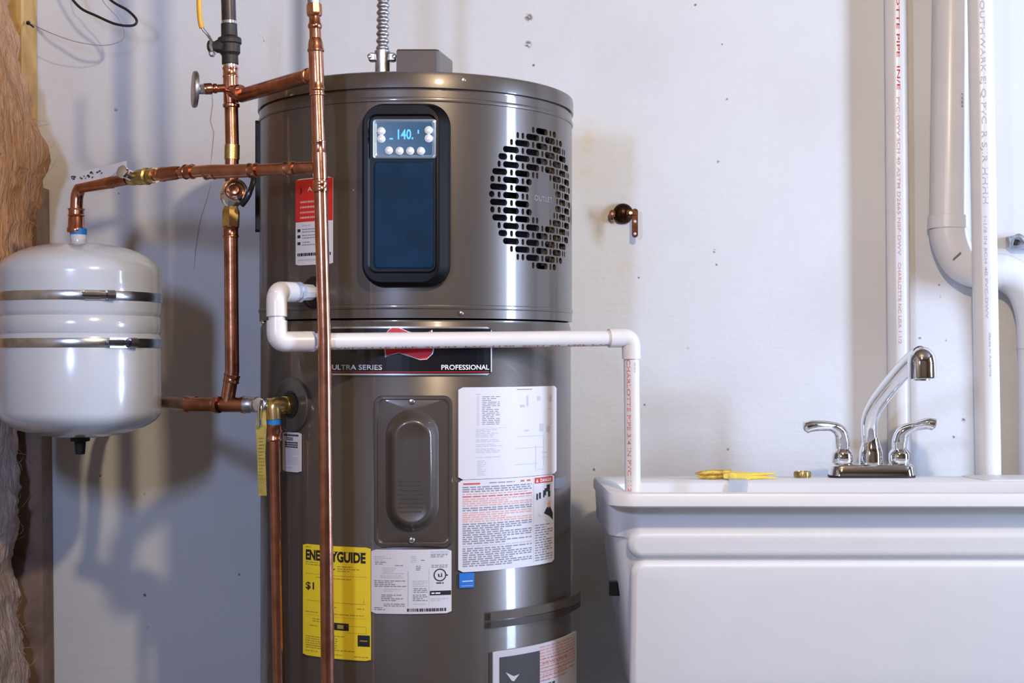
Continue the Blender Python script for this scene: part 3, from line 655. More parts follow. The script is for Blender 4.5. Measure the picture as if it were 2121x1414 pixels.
for k in range(22):
    f0 = .42+rn2.random()*.54; q = ta.lerp(tb, f0)+Vector((0, -.0016+.004*(1-abs(f0*2-1)), .003+rn2.random()*.011)); w = rn2.uniform(.0015, .005)
    e = (tb-ta).normalized(); tp.add([q, q+e*w, q+e*w+Vector((0, 0, .0022)), q+Vector((0, 0, .0022))], [(0, 1, 2, 3)])
tp.build('sticker_print', 'ink_black', lev, flat=True)
MB().tube([A5-va*.010, P(228, 378, 2.50)], r3*.95, 20).build('pipe', 'copper_dull', line)
el = bend([P(232, 377, 2.50), P(160, 388, 2.56), P(158, 442, 2.56)], .030, 10)
MB().tube(el, r3*1.08, 24).build('elbow', 'copper', line)
for a, b in ((432, 448), ): sleeve(P(158, a, 2.56), P(158, b, 2.56), rp(28, 2.56), 1.22, 1.1).build('coupling', 'copper', line)
MB().lathe(P(158, 446, 2.56), (0, 0, -1), [(0, .0115), (.004, .0135), (.020, .0140), (.022, .0155), (.028, .0160), (.030, .0150), (.031, .010)], 24).build('female_adapter', 'copper', line)

# expansion tank
TX = P(166, 0, 2.56).x; TY = 2.56; TR = rp(330, 2.548)
def tzy(py): return CZ+(HZ-py)*2.56/F
tank = thing('expansion_tank', 'pale grey steel expansion tank with two metal straps', 'tank', (TX, TY, tzy(935)))
def dome(z0, z1, n=8, k=1.):
    out = []
    for i in range(n+1):
        a = i/n*PI/2; out.append((z0+(z1-z0)*math.sin(a), TR*max(.02, math.cos(a)**.92)))
    return out
prof = [(z, r) for z, r in dome(tzy(848), tzy(906), 14)][::-1]
prof += [(tzy(700), TR), (tzy(697), TR-.001), (tzy(692), TR-.0035), (tzy(687), TR-.001), (tzy(660), TR-.001), (tzy(656), TR-.0035), (tzy(650), TR-.001), (tzy(646), TR), (tzy(570), TR)]
prof += dome(tzy(568), tzy(503), 14)
prof = [(prof[0][0], .0002)]+prof+[(prof[-1][0], .0002)]
MB().lathe((TX, TY, 0), (0, 0, 1), prof, 96).build('shell', 'tank_paint', tank, 60)
MB().lathe((TX-.003, TY, tzy(508)), (0, 0, 1), [(0, .030), (.003, .018), (.006, .0135), (.022, .013)], 24).build('neck', 'tank_paint', tank)
MB().lathe((TX-.003, TY, tzy(497)), (0, 0, 1), [(0, .0135), (.004, .0140), (.007, .0138), (.012, .0134)], 24).build('thread_tape', 'teflon', tank)
MB().lathe((TX-.003, TY, tzy(486)), (0, 0, 1), [(0, .0142), (.0105, .0145)], 24).build('blue_collar', 'tape_blue', tank)
MB().lathe((TX, TY, tzy(907)), (0, 0, -1), [(0, .017), (.004, .0165), (.005, .0165), (.0065, .010), (.008, .0098), (.028, .0082), (.029, .004)], 24).build('valve_cap', 'black_rubber', tank)
for py, hx in ((617, 196), (711, 240)):
    z = tzy(py); hh = .0078
    sp = MB().lathe((TX, TY, z), (0, 0, 1), [(-hh, TR-.001), (-hh, TR+.0010), (-hh+.001, TR+.0016), (hh-.001, TR+.0016), (hh, TR+.0010), (hh, TR-.001)], 96).build('strap', 'steel', tank)
    q = P(hx, py+2, 2.56); dxx = q.x-TX; t = math.asin((hx-166)/165)+math.radians(16.2)
    def tk(a, h, dz=0.): return Vector((TX+(TR+h)*math.sin(a), TY-(TR+h)*math.cos(a), z+dz))
    MB().loft([[tk(t-.12, h, -.0085), tk(t+.14, h, -.0085), tk(t+.14, h, .0085), tk(t-.12, h, .0085)] for h in (.001, .0045)]).build('clamp_saddle', 'steel', sp)
    e = (tk(t+.22, .008)-tk(t-.16, .008))
    MB().lathe(tk(t-.16, .009), e, [(0, .0050), (e.length*.55, .0056), (e.length*.56, .0046), (e.length*.72, .0046), (e.length*.73, .0084), (e.length*.98, .0086), (e.length, .0060)], 8).build('clamp_screw', 'dark_steel', sp, 30)
MB().box(tuple(P(-14, 738, 2.52)), tuple(P(7, 686, 2.52)+Vector((0, .05, 0))), .004).build('mounting_bracket', 'black_plastic', tank)

# wall pipe with valves (behind the riser)
drop = thing('copper_drop_pipe', 'darker copper pipe descending behind the horizontal line to the lower heater tee', 'pipe', P(478, 832, YB))
def DV(py):
    pts = ((-700, 470), (0, 473), (140, 477), (300, 481), (470, 478), (800, 481))
    for (a, xa), (b, xb) in zip(pts, pts[1:]):
        if a <= py <= b: return P(xa+(xb-xa)*(py-a)/(b-a), py, YB)
sleeve(DV(140), DV(160), rp(28, YB), 1.16, 1.1).build('coupling', 'copper', drop)
MB().tube([DV(134), DV(144)], rp(29, YB), 24).build('solder_band', 'solder', drop)
rt = rp(31, YB); dd = (RV(152)-DV(192)).normalized()
MB().lathe(DV(158), DV(226)-DV(158), [(0, rt*.85), (.001, rt), (.046, rt), (.048, rt*1.12), (.052, rt*1.12), (.0545, rt*.85)], 24).tube([DV(190), DV(196)+dd*.034], rt*.95, 20).lathe(DV(196)+dd*.024, dd, [(0, rt*.9), (.001, rt*1.08), (.004, rt*1.14), (.008, rt*1.08), (.011, rt*.9)], 20).build('tee', 'copper', drop)
MB().tube([DV(222), DV(300), DV(380)], rp(28, YB), 24).build('pipe', 'copper_dull', drop)
MB().tube([DV(300), DV(330)], rp(31, YB), 24).build('sleeve', 'brass_old', drop)
MB().tube(bend([DV(466), DV(640), P(481, 770, YB), P(470, 836, YB)], .05), rp(29, YB), 24).build('pipe', 'copper_dull', drop)
sleeve(DV(468), DV(492), rp(27, YB), 1.2, 1.12).build('coupling', 'copper_dull', drop)
sleeve(P(481, 776, YB), P(478, 792, YB), rp(29, YB), 1.16, 1.1).build('coupling', 'copper_dull', drop)
H0 = P(532, 838, 2.47); H1 = P(395, 838, 2.50); H2 = P(335, 832, 2.67); H3 = P(300, 830, 2.75)
MB().tube([H0, P(470, 838, 2.48), H1], rp(31, 2.48), 24).build('tee', 'copper_dull', drop)
MB().tube([H1+Vector((.004, 0, 0)), H2, H3, P(270, 827, 2.86), P(250, 824, W-.0005)], rp(28, 2.5), 24).build('pipe', 'copper_dull', drop)
MB().lathe(P(386, 837, 2.508), P(470, 838, 2.48)-P(386, 837, 2.508), [(0, .0125), (.001, .0150), (.005, .0155), (.010, .0142), (.020, .0138)], 24).build('elbow_collar', 'copper_dull', drop)
for a, b in ((445, 455), (500, 512)): ring(P(a, 838, 2.48), P(b, 838, 2.475), rp(35, 2.48)).build('solder_ring', 'copper_dull', drop)
MB().lathe(P(505, 838, 2.472), P(536, 838, 2.466)-P(505, 838, 2.472), [(0, .011), (.001, .0138), (.010, .0142), (.013, .0125), (.018, .0130), (.024, .0130), (.026, .010)], 12).build('union', 'galvanised', drop)

bv = thing('iron_ball_valve', 'black iron ball valve with yellow lever on the dark overhead pipe', 'valve', DV(134))
MB().tube([DV(52), DV(0), DV(-700), Vector((DV(-700).x, YB, ZC))], rp(30, YB), 24).build('pipe', 'iron_pipe', bv)
MB().tube([DV(44), DV(53)], rp(31, YB), 24).build('pipe_thread', 'steel', bv)
ab = DV(134)-DV(52); L = ab.length
MB().lathe(DV(50), ab, [(0, .010), (.0, .0138), (.020, .0140), (.022, .0150), (.024, .0195), (.027, .0205), (.033, .0205), (.035, .0180), (.049, .0178), (.052, .0150), (.054, .0140), (.068, .0142), (.069, .011)], 16).build('body', 'iron', bv, 25)
hb = DV(96); ha = (P(432, 96, 2.465)-hb).normalized()
MB().lathe(hb, ha, [(.010, .012), (.022, .011), (.026, .0085), (.028, .0085), (.030, .0105), (.036, .0100), (.038, .006)], 10).build('stem', 'iron', bv, 30)
lv = [P(440, 108, 2.46), P(436, 96, 2.457), P(437, 84, 2.455), P(430, 72, 2.45), P(420, 60, 2.447), P(415, 46, 2.445)]
MB().tube(smooth(lv, 6), .0026, 8).build('lever_arm', 'steel', bv)
MB().tube(smooth([P(418, 58, 2.446), P(414, 40, 2.445), P(412, 0, 2.445), P(413, -60, 2.445)], 6), [.0042]*18+[.003], 12).build('lever_grip', 'yellow_grip', bv)
MB().lathe(P(440, 112, 2.462), (0, -1, 0), [(0, .006), (.004, .006), (.006, .003)], 6).build('nut', 'steel', bv)

gv = thing('drain_valve', 'small grey round handwheel valve branching off the copper tee', 'valve', P(405, 185, 2.45))
wc = P(404, 185, 2.45); wa = (P(472, 182, YB)-wc).normalized()
gax = Vector((-1, -.34, .02)).normalized()
MB().lathe(wc, -gax, [(-.005, .012), (-.004, .029), (-.0025, .0305), (.0015, .0308), (.004, .029), (.0048, .024), (.003, .012), (.006, .008), (.008, .0075)], 40).build('handwheel', 'galvanised', gv)
MB().lathe(wc+wa*.006, wa, [(0, .0085), (.008, .009), (.009, .006)], 8).build('packing_nut', 'steel', gv)
MB().lathe(wc+wa*.014, wa, [(0, .0075), (.003, .0095), (.014, .0098), (.017, .0070), (.020, .0085), (.023, .0085), (.025, .0068), (.055, .0068)], 20).build('copper_stub', 'copper', gv)

tv_ = thing('shutoff_valve', 'brass shutoff valve with chrome bonnet and black lever on the drop pipe', 'valve', DV(440))
MB().lathe(DV(470), DV(420)-DV(470), [(0, .010), (0, .0150), (.026, .0155), (.030, .0140), (.036, .0115), (.041, .010)], 6).build('hex_body', 'brass', tv_, 20)
MB().lathe(DV(428), DV(376)-DV(428), [(0, .011), (.004, .0145), (.012, .0185), (.022, .0195), (.034, .0165), (.042, .0125)], 24).build('body', 'chrome', tv_)
q = P(487, 396, YB-.017)
MB().lathe(q+Vector((0, .008, 0)), (0.05, -1, .15), [(0, .019), (.006, .0205), (.010, .0200), (.0125, .0175), (.010, .0150), (.004, .0135)], 32).build('bonnet_ring', 'chrome', tv_)
MB().lathe(q+Vector((0, .004, 0)), (0.05, -1, .15), [(0, .012), (.006, .012), (.012, .007), (.013, .002)], 20).build('stem', 'copper_dull', tv_)
MB().tube(smooth([P(500, 425, 2.452), P(510, 412, 2.449), P(518, 396, 2.448), P(524, 376, 2.452), P(526, 352, 2.46)], 5), [.005]*10+[.0045]*11, 10).build('lever', 'black_plastic', tv_)

# relief valve, discharge pipe, tag
rv = thing('relief_valve', 'brass relief valve with chrome lever threaded into the heater side', 'valve', P(567, 870, 2.43))
E1 = P(566, 838, 2.425)
MB().tube(bend([TP+nrm*.001, TP+nrm*.022, E1, P(568, 868, 2.425)], .012, 8), rp(33, 2.43), 24).build('body', 'brass', rv)
MB().lathe(TP+nrm*.004, nrm, [(0, .013), (.001, .0165), (.011, .0165), (.012, .013)], 6).build('hex_nut', 'brass', rv, 20)
MB().tube([E1+Vector((.004, 0, 0)), P(540, 838, 2.44), H0], rp(28, 2.44), 24).build('inlet', 'brass', rv)
MB().lathe(P(541, 838, 2.43), (-.2, -1, .1), [(0, .014), (.008, .0142), (.012, .011), (.013, .003)], 24).build('spring_cap', 'steel', rv)
MB().tube([P(541, 828, 2.415), P(538, 842, 2.410), P(537, 862, 2.408), P(538, 882, 2.407)], [.003, .0038, .003, .0028], 8).build('lever', 'chrome', rv)
tgt = MB(); cols = [(543, 843, 2.418), (541, 880, 2.413), (541, 940, 2.412), (543, 1000, 2.411), (544, 1026, 2.41)]
rings = []
for (x, y, Y), w in zip(cols, (14, 23, 17, 17, 17)):
    rings.append([P(x-w/2, y, Y), P(x+w/2, y, Y+.002), P(x+w/2, y, Y+.003), P(x-w/2, y, Y+.001)])
tg = thing('warning_tag', 'long yellow plastic tag hanging from the relief valve', 'tag', P(544, 1026, 2.41))
MB().loft(rings).build('strip', 'tag_yellow', tg, flat=True)
tp = MB()
for k in range(16):
    y = 905+k*7; x = 535+rn2.random()*2; w = rn2.uniform(7, 12)
    tp.add([P(x, y, 2.4105), P(x+w, y, 2.4118), P(x+w, y+2, 2.4118), P(x, y+2, 2.4105)], [(0, 1, 2, 3)])
tp.build('tag_print', 'ink_brown', tg, flat=True)
dp = thing('discharge_pipe', 'straight copper discharge pipe with blue tape band below the relief valve', 'pipe', (P(580, 1500, 2.42).x, 2.42, 0))
MB().lathe(P(568, 868, 2.425), (0, 0, -1), [(0, .0118), (.0095, .0118)], 24).build('tape_band', 'tape_blue', dp)
MB().lathe(P(568, 879, 2.425), (0, 0, -1), [(0, .010), (0, .0135), (.010, .0140), (.0135, .0125), (.021, .0120), (.023, .0130), (.026, .0130), (.028, .010)], 24).build('adapter', 'copper', dp)
MB().tube([P(568, 900, 2.425), P(578, 1414, 2.425), Vector((P(585, 0, 2.425).x, 2.425, 0))], rp(24, 2.425), 24).build('pipe', 'copper', dp)

# ------------------------------------------------------------------ white condensate drain
pv = thing('condensate_drain', 'white plastic condensate drain crossing the heater front and dropping into the tub', 'pipe', P(1310, 1040, 2.46))
pr_ = .0133; er = .0163
K0 = DP+dn*.012; K1 = P(573, 604, 2.280); K2 = P(574, 708, 2.274); K3 = P(1300, 700, 2.457); K4 = P(1311, 1046, 2.457)
el = bend([K1+(K0-K1)*.42, K1, K1.lerp(K2, .5)], .020, 10)
MB().tube(el, er, 28).build('elbow', 'pvc', pv)
dk = (K0-K1).normalized(); LK = (K0-K1).length
MB().lathe(K1+dk*(LK*.38), dk, [(0, .0150), (.001, .0158), (.012, .0158), (.013, .0142), (.022, .0142), (.023, .0170), (.034, .0170), (.036, .0140), (LK*.62+.004, .0135)], 10).build('threaded_adapter', 'pvc_clear', pv, 30)
MB().tube([K1, K2], pr_, 28).build('pipe', 'pvc', pv)
el = bend([K1.lerp(K2, .58), K2, K2+(K3-K2).normalized()*.058], .022, 10)
MB().tube(el, er, 28).build('elbow', 'pvc', pv)
MB().tube([K2, K3], pr_, 28).build('pipe', 'pvc', pv)
el = bend([K3-(K3-K2).normalized()*.034, P(1307, 699, 2.457), P(1308, 743, 2.457)], .016, 10)
MB().tube(el, er*.97, 28).build('elbow', 'pvc', pv)
q0 = P(1308, 735, 2.457)
drp = MB().tube([q0, K4], pr_, 28).build('pipe', 'pvc', pv)
def pipe_print(s, p0, p1, r, ang, hgt, m, parent, name='print', flip=False, wid=None):
    p0 = Vector(p0); p1 = Vector(p1); ax = (p1-p0); L = ax.length; ax.normalize(); v, f, w = text(s, .01)
    n0 = Vector((math.sin(ang), -math.cos(ang), 0)); n0 = (n0-ax*n0.dot(ax)).normalized() if abs(ax.z) > .5 else (lambda q: (q-ax*q.dot(ax)).normalized())(Vector((0, -math.cos(ang), math.sin(ang)))); sd = ax.cross(n0)
    if flip: sd = -sd
    k = L/w; out = []
    for x, y in v:
        a = (y-.5)*hgt/r; out.append(p0+ax*(x*k)+(n0*math.cos(a)+sd*math.sin(a))*(r+.0002))
    return MB().add(out, f).build(name, m, parent, flat=True, kind='stuff')
pipe_print('CHARLOTTE PIPE 3/4 IN PVC 1120', q0.lerp(K4, .03), q0.lerp(K4, .94), pr_, -.50, .0065, 'ink_print_red', drp, flip=True)
pipe_print('NSF 0316', q0.lerp(K4, .05), q0.lerp(K4, .115), pr_, .35, .0035, 'ink_print_grey', drp, flip=True)
pipe_print('CHARLOTTE PIPE  3/4 IN  PVC 1120  SCH 40  NSF-PW', K2.lerp(K3, .10), K2.lerp(K3, .94), pr_, -.98, .005, 'ink_print_red', drp)

# ------------------------------------------------------------------ white pipes on the right of the wall
def vpipe(name, label, xs, Y, wpx, zlo=0., m='pvc_aged'):
    t = thing(name, label, 'pipe', (P(xs[1], 0, Y).x, Y, zlo))
    x0 = P(xs[0], 0, Y).x; x1 = P(xs[1], 0, Y).x
    sl = (x1-x0)/(P(0, 0, Y).z-P(0, 960, Y).z); z0 = P(0, 0, Y).z
    a = Vector((x0-sl*(ZC-z0), Y, ZC)); b = Vector((x0+sl*(z0-zlo), Y, zlo))
    MB().tube([a, b], rp(wpx, Y), 32).build('pipe', m, t)
    return t, lambda py: P(xs[0]+(xs[1]-xs[0])*py/960, py, Y)
t1, f1 = vpipe('drain_vent_pipe', 'slim white plastic pipe with red lettering behind the faucet', (1856, 1864), 3.019, 47)
pipe_print('CHARLOTTE PIPE  IN/E', f1(-95), f1(190), rp(47, 3.019), -.10, .0065, 'label_red', t1, flip=True)
pipe_print('PVC-DWV SCH 40 ASTM D2665 NSF-DWV', f1(205), f1(530), rp(47, 3.019), -.14, .006, 'ink_rose', t1, flip=True)
pipe_print('CHARLOTTE NC USA 1 1/2', f1(545), f1(712), rp(47, 3.019), -.14, .006, 'ink_rose', t1, flip=True)
t2, f2 = vpipe('supply_pipe', 'grey-lettered white pipe standing in front of the wide curved pipe', (2030, 2047), 2.942, 51)
pipe_print('SOUTHWARK EJ Q PVC', f2(-5), f2(260), rp(51, 2.942), -.15, .009, 'ink_pale', t2, flip=True)
pipe_print('R SJIR HHHH', f2(275), f2(425), rp(51, 2.942), -.15, .010, 'ink_pale', t2, flip=True)
pipe_print('1-1/2 IN SCH 40 PVC-DWV', f2(450), f2(660), rp(51, 2.942), -.2, .005, 'ink_pale', t2, flip=True)
pipe_print('Made in America', f2(690), f2(780), rp(51, 2.942), .0, .004, 'ink_pale', t2, flip=True)
t3 = thing('waste_pipe', 'wide white plastic waste pipe bending sideways through a long elbow', 'pipe', P(1965, 600, 3.012))
r5 = rp(73, 3.012)
MB().tube([Vector((P(1969, 0, 3.012).x, 3.012, ZC)), P(1969, 0, 3.012), P(1963, 456, 3.012)], r5, 32).build('pipe', 'pvc_aged', t3)
MB().lathe(P(1963, 446, 3.012), (0, 0, -1), [(0, r5), (.001, r5*1.10), (.026, r5*1.11), (.028, r5*1.06)], 40).build('hub', 'pvc_aged', t3)
ep = smooth([P(1963, 470, 3.012), P(1968, 500, 3.012), P(1985, 536, 3.010), P(2012, 556, 3.008), P(2045, 560, 3.008), P(2085, 566, 3.008), P(2122, 596, 3.008), P(2142, 650, 3.008), P(2146, 720, 3.008)], 8)
MB().tube(ep, r5*1.03, 32).build('elbow', 'pvc_aged', t3)
MB().tube([P(2146, 715, 3.010), Vector((P(2150, 0, 3.010).x, 3.010, 0))], r5, 32).build('pipe', 'pvc_aged', t3)
q = P(1980, 530, 2.972); MB().tube([P(1974, 537, 2.972), P(1990, 523, 2.9705)], [.0016, .0022], 6).build('printed_mark', 'ink_grey', t3)
pipe_print('1234', P(1974, 200, 3.012), P(1974, 228, 3.012), r5, -.06+.28, .004, 'ink_grey', t3, flip=True)
# galvanised strap on the wall
cl = thing('pipe_clamp', 'small galvanised metal clamp on the wall above the wide pipe elbow', 'clamp', P(2112, 510, 3.03))
MB().box(tuple(P(2092, 514, 3.02)), tuple(P(2150, 490, 3.047)+Vector((0, 0, 0))), .002).build('plate', 'galvanised', cl)
MB().tube(smooth([P(2094, 508, 3.016), P(2100, 492, 3.010), P(2112, 488, 3.008), P(2124, 498, 3.010), P(2140, 500, 3.016)], 5), .004, 8).build('hook', 'galvanised', cl)
MB().lathe(P(2106, 502, 3.018), (0, -1, 0), [(0, .006), (.003, .006), (.004, .003)], 8).build('bolt', 'iron', cl)

# bronze pipe hanger on the wall
hg = thing('pipe_hanger', 'dark bronze pipe hanger with dangling strap fixed to bare wall', 'hanger', P(1292, 442, W))
q = P(1290, 443, W)
MB().lathe(q-Vector((0, .0005, 0)), (0, -1, 0), [(0, .0215), (.006, .0215), (.010, .020), (.014, .0155), (.017, .009), (.018, .001)], 32).build('bell', 'bracket_bronze', hg)
MB().lathe(q+Vector((0, -.016, 0)), (.1, -1, -.1), [(0, .007), (.012, .007), (.013, .003)], 12).build('stud', 'bracket_bronze', hg)
def strapbar(name, p, w, h, holes):
    b = MB(); b.loft([[(p.x+u, p.y-hh, p.z+v) for u, v in rr(-w, -h, w, h, w)] for hh in (0, .0022)]); o = b.build(name, 'bracket_bronze', hg)
    for hz in holes: MB().lathe((p.x, p.y-.0018, p.z+hz), (0, -1, 0), [(0, .0030), (.0012, .0030), (.0016, .002)], 12).build('rivet', 'label_white', hg)
strapbar('strap', P(1315, 462, 3.015), .0062, .030, (.0035, -.022))
strapbar('ear', P(1268, 443, 3.03), .0060, .0085, (0,))
MB().box(tuple(P(1296, 447, 3.012)), tuple(P(1321, 434, 3.018)), .002).build('bridge', 'bracket_bronze', hg)
MB().lathe(P(1305, 441, 3.012), (0, -1, 0), [(0, .0045), (.005, .0045), (.006, .003)], 10).build('bolt_head', 'solder', hg)
MB().lathe(P(1268, 456, 3.045), (0, -1, 0), [(-.005, .005), (.003, .005), (.004, .003)], 10).build('bolt_head', 'solder', hg)

# ------------------------------------------------------------------ laundry tub
tb = thing('laundry_tub', 'white moulded plastic laundry tub under the chrome faucet', 'tub', (.63, 2.66, 0))
X0, X1, Y0, Y1 = .1605, 1.115, 2.395, 2.918
def sl(y): return -.026*(y-Y0)
def tr(z, x0, x1, y0, y1, r, tilt=True): return [(x, y, z+(sl(y) if tilt else 0)) for x, y in rr(x0, y0, x1, y1, r, 6)]
zr = .8765
rings = [tr(.50, .215, 1.055, 2.488, 2.85, .05, False), tr(.52, .208, 1.065, 2.479, 2.86, .055, False), tr(.795, .1725, 1.100, 2.4465, 2.895, .05, False), tr(.800, .1655, 1.107, 2.446, 2.902, .05), tr(zr-.024, .1630, 1.110, 2.4405, 2.905, .05),
         tr(zr-.024, X0+.004, X1-.004, Y0+.004, Y1-.003, .040), tr(zr-.021, X0, X1, Y0, Y1, .042), tr(zr-.006, X0, X1, Y0, Y1, .042), tr(zr-.001, X0+.002, X1-.002, Y0+.002, Y1-.002, .041), tr(zr, X0+.007, X1-.007, Y0+.007, Y1-.007, .04),
         tr(zr, X0+.030, X1-.030, Y0+.030, 2.745, .05), tr(zr-.004, X0+.036, X1-.036, Y0+.036, 2.740, .05), tr(zr-.06, X0+.044, X1-.044, Y0+.054, 2.735, .055), tr(.55, X0+.075, X1-.075, Y0+.11, 2.72, .06, False), tr(.535, X0+.1, X1-.1, Y0+.13, 2.70, .05, False)]
MB().loft(rings).build('basin', 'tub_plastic', tb, 40)
def front(u, v, h):
    y = 2.446+(.795-v)*.12; return Vector((u, y-h, v))
def zt_(py): return CZ+(HZ-py)*2.43/F
def raised(x0, z0, z1, name, r):
    rc = (x0, z0, 1.055, z1)
    relief(front, [(rc, r, -.006), (rc, r, .0005), (inset(rc, .003), r, .0060), (inset(rc, .007), r, .0088), (inset(rc, .012), r, .0094)], 8).build(name, 'tub_plastic', tb, 60)
raised(P(1302, 0, 2.43).x, zt_(1159), zt_(1101), 'ridge', .022)
raised(P(1309, 0, 2.43).x, .530, zt_(1166), 'front_panel', .020)
MB().box((.168, 2.52, .688), (.186, 2.54, .712)).build('leg_bracket', 'black_plastic', tb)
MB().loft([tr(zr-.004, P(2042, 0, 2.75).x, X1-.012, 2.752, Y1-.012, .012), tr(zr+.0015, P(2042, 0, 2.75).x, X1-.012, 2.752, Y1-.012, .012), tr(zr+.003, P(2042, 0, 2.75).x+.004, X1-.016, 2.756, Y1-.016, .012)]).build('soap_shelf', 'tub_plastic', tb, 60)
for x in (.245, 1.02):
    for y in (2.50, 2.81): MB().tube([(x, y, 0), (x, y, .53)], .018, 16).build('leg', 'galvanised', tb)

# ------------------------------------------------------------------ faucet
FY = 2.868; fz = zr+sl(FY)
fc = thing('faucet', 'chrome two-handle faucet with swivelling spout on the tub ledge', 'faucet', (P(1803, 985, FY).x, FY, fz))
fx0, fx1 = P(1717, 0, FY).x, P(1893, 0, FY).x
bs = MB(); 
def br(z, i, dz=0): return [(x, y, z) for x, y in rr(fx0+i, FY-.026+i, fx1-i, FY+.026-i, .022, 6)]
MB().loft([br(fz+.001, -.001), br(fz+.005, -.001)]).build('gasket', 'black_rubber', fc)
bs.loft([br(fz+.004, 0), br(fz+.022, .002), br(fz+.026, .005), br(fz+.027, .009)]).build('base', 'chrome', fc)
bz = fz+.026
SB = P(1804, 0, FY).x
MB().lathe((SB, FY, bz), (0, 0, 1), [(0, .0235), (.006, .0235), (.024, .0225), (.034, .0200), (.044, .0165), (.052, .0155)], 32).build('spout_hub', 'chrome', fc)
sp = smooth([(SB, FY, bz+.03), P(1801, 900, FY-.002), P(1802, 868, FY-.012), P(1815, 838, FY-.035), P(1838, 806, FY-.075), P(1868, 770, FY-.13), P(1895, 742, FY-.175), P(1908, 735, FY-.20)], 8)
ns = len(sp); MB().tube(sp, [.0150+.0022*math.sin(min(1, i/ns*1.3)*PI/2) for i in range(ns)], 28).build('spout', 'chrome', fc)
HYd = FY-.195; hb = P(1910, 784, HYd)
MB().lathe(hb, P(1908, 716, HYd)-hb, [(-.003, .012), (0, .014), (0, .0235), (.001, .0252), (.004, .0258), (.030, .0255), (.042, .0235), (.050, .019), (.056, .012), (.059, .004), (.0592, .0005)], 36).build('spout_head', 'chrome', fc)
MB().lathe(hb, (0, 0, -1), [(-.002, .0150), (.003, .0145), (.004, .010)], 24).build('aerator', 'steel', fc)
for sx, cxp, tip in ((-1, 1745, (1664, 887)), (1, 1863, (1939, 881))):
    hx = P(cxp, 0, FY).x; h_ = MB()
    hub = h_.lathe((hx, FY, bz), (0, 0, 1), [(0, .018), (.003, .0205), (.008, .0215), (.020, .0215), (.026, .0185), (.030, .0150), (.034, .0130)], 12).build('handle_hub', 'chrome', fc, 30)
    e = P(*tip, FY-.035); s0 = Vector((hx, FY, bz+.022))
    pts = smooth([s0, s0+Vector((0, -.001, .022)), s0+Vector((sx*.006, -.006, .042)), s0+Vector((sx*.026, -.016, .053)), s0.lerp(e, .78)+Vector((0, -.004, .016)), e], 7)
    rs = [(.0115, .0125, .0110, .0078, .0095, .0100)[min(5, i//7)]*(1-(i % 7)/7)+(.0115, .0125, .0110, .0078, .0095, .0100)[min(5, i//7+1)]*((i % 7)/7) for i in range(len(pts))]
    rs = [a*1.22 for a in rs]; rs[-1] = .004; rs[-2] = .0085
    MB().tube(pts, rs, 20).build('lever', 'chrome', hub, 60)

# ------------------------------------------------------------------ small things on the tub ledge
CYl = 2.80; cz_ = zr+sl(CYl)
cp = thing('yellow_clip', 'yellow plastic clip with amber jaws lying on the tub ledge', 'clip', (P(1520, 0, CYl).x, CYl, cz_))
def XZ(px, dz, dy=0): return Vector((P(px, 0, CYl).x, CYl+dy, cz_+dz))
MB().tube([XZ(1440, .0115), XZ(1452, .0115), XZ(1470, .0130), XZ(1515, .0135)], [.0012, .0045, .0055, .0050], 10).build('upper_jaw', 'clip_amber', cp)
MB().tube([XZ(1444, .0060, -.004), XZ(1454, .0045, -.004), XZ(1478, .0045, -.004), XZ(1512, .0065, -.004)], [.0010, .0040, .0042, .0040], 10).build('lower_jaw', 'clip_amber', cp)
b = MB(); b.loft([[XZ(x, dz, dy) for dy, dz in ((-.016, lo), (-.016, hi), (.012, hi+.002), (.012, lo+.001))] for x, lo, hi in ((1496, .004, .011), (1512, .001, .014), (1535, .0005, .013), (1550, .001, .0125), (1556, .003, .011))]); b.build('body', 'clip_yellow', cp, 60)
MB().lathe(XZ(1515, .006, -.014), (0, -1, 0), [(0, .0075), (.003, .0075), (.004, .005)], 16).build('pivot', 'clip_yellow', cp)
MB().tube([XZ(1545, .009), XZ(1575, .0095), XZ(1605, .0115)], [.0048, .0038, .0020], 10).build('handle', 'clip_yellow', cp)
MB().tube([XZ(1548, .004, -.006), XZ(1580, .0045, -.006), XZ(1607, .0030, -.006)], [.0040, .0030, .0018], 10).build('handle', 'clip_yellow', cp)
tg2 = MB(); a0, a1 = P(1513, 0, 2.738).x, P(1552, 0, 2.738).x; zz = zr+sl(2.74)
tg2.loft([[(a0+o, y, z), (a1+o, y, z), (a1+o, y-.0008, z-.0008), (a0+o, y-.0008, z-.0008)] for o, y, z in ((0, CYl-.014, cz_+.0035), (-.001, 2.745, zz+.0022), (-.003, 2.737, zz-.004), (-.010, 2.730, zz-.045))]); o = tg2.build('plastic_tab', 'clip_clear', cp); o['label'] = 'translucent plastic tab'
CY2 = 2.86; bz2 = zr+sl(CY2); bx = P(1662, 0, CY2).x
bc = thing('brass_cap', 'small ridged brass hose cap beside the faucet base', 'cap', (bx, CY2, bz2))
MB().lathe((bx, CY2, bz2), (0, 0, 1), [(0, .0155), (.002, .0160), (.011, .0160), (.0125, .0150), (.0125, .011), (.006, .010)], 32).build('ring_body', 'brass_old', bc)
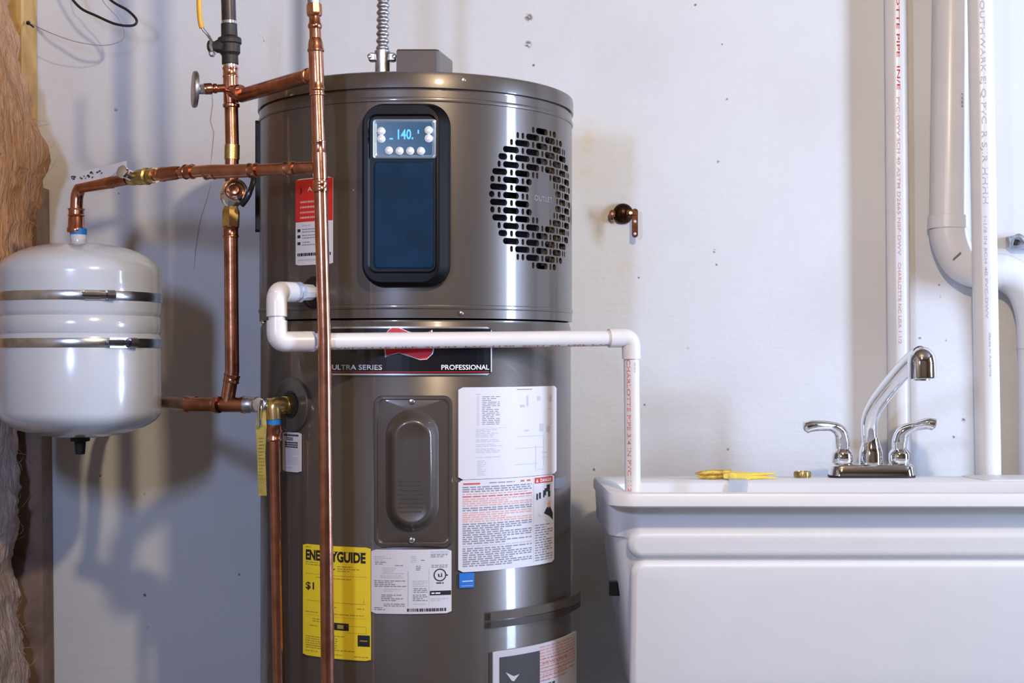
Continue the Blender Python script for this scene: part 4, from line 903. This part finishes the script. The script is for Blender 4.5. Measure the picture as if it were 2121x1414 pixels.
for k in range(20):
    a = 2*PI*k/20; MB().tube([(bx+.0160*math.cos(a), CY2+.0160*math.sin(a), bz2+.002), (bx+.0160*math.cos(a), CY2+.0160*math.sin(a), bz2+.011)], .0009, 5).build('rib', 'brass_old', bc)

# ------------------------------------------------------------------ document pouch taped to the heater
dc = thing('document_pouch', 'clear plastic document pouch with printed booklet taped low on the heater', 'pouch', cyl(*hit(1090, 1414), .01))
prc_ = (hit(1011, 1400)[0], .36, R*1.46, zf(1272))
def bagmap(u, v, h):
    f = (u-prc_[0])/(prc_[2]-prc_[0]); return cyl(u, v+.010*f*f*0, .0015+.011*f*f+h)
def sheet(rc, h, th, mp, nx=26, ny=16):
    b = MB(); vs_ = []
    for hh in (h, h+th):
        for j in range(ny+1):
            for i in range(nx+1): vs_.append(mp(rc[0]+(rc[2]-rc[0])*i/nx, rc[1]+(rc[3]-rc[1])*j/ny, hh))
    n = (nx+1)*(ny+1); fs = []
    for j in range(ny):
        for i in range(nx):
            a = j*(nx+1)+i; fs += [(a, a+1, a+nx+2, a+nx+1), (n+a, n+a+nx+1, n+a+nx+2, n+a+1)]
    return b.add(vs_, fs)
sheet(prc_, .0032, .0003, bagmap).build('film', 'bag_film', dc, 60)
def seal(y0, y1, m): sheet((prc_[0]+.002, zf(y1), prc_[2]-.002, zf(y0)), .0037, .0003, bagmap, 26, 2).build('seal_strip', m, dc, 60)
mat('seal_dark', (.035, .022, .015), .4); mat('seal_light', (.075, .06, .045), .3)
seal(1274, 1292, 'seal_light'); seal(1294, 1308, 'seal_dark')
bk = (hit(1019, 1400)[0], .40, R*1.36, zf(1358))
lb = Label('booklet', None, 'label_white', dc, 'printed booklet', .0022, .001, bagmap, bk)
lb.box('ink_black', .05, .05, .42, .50, .0003); lb.poly('label_white', [(.10, .17), (.17, .21), (.22, .20), (.17, .25), (.15, .24)], .0006)
lb.lines('ink_rose', .42, .02, .95, 12, .024, .014, rn, .6); lb.lines('ink_red', .45, .12, .93, 6, .034, .007, rn, .6); lb.lines('ink_black', .50, .32, .60, 1, .03, .03, rn); lb.done()
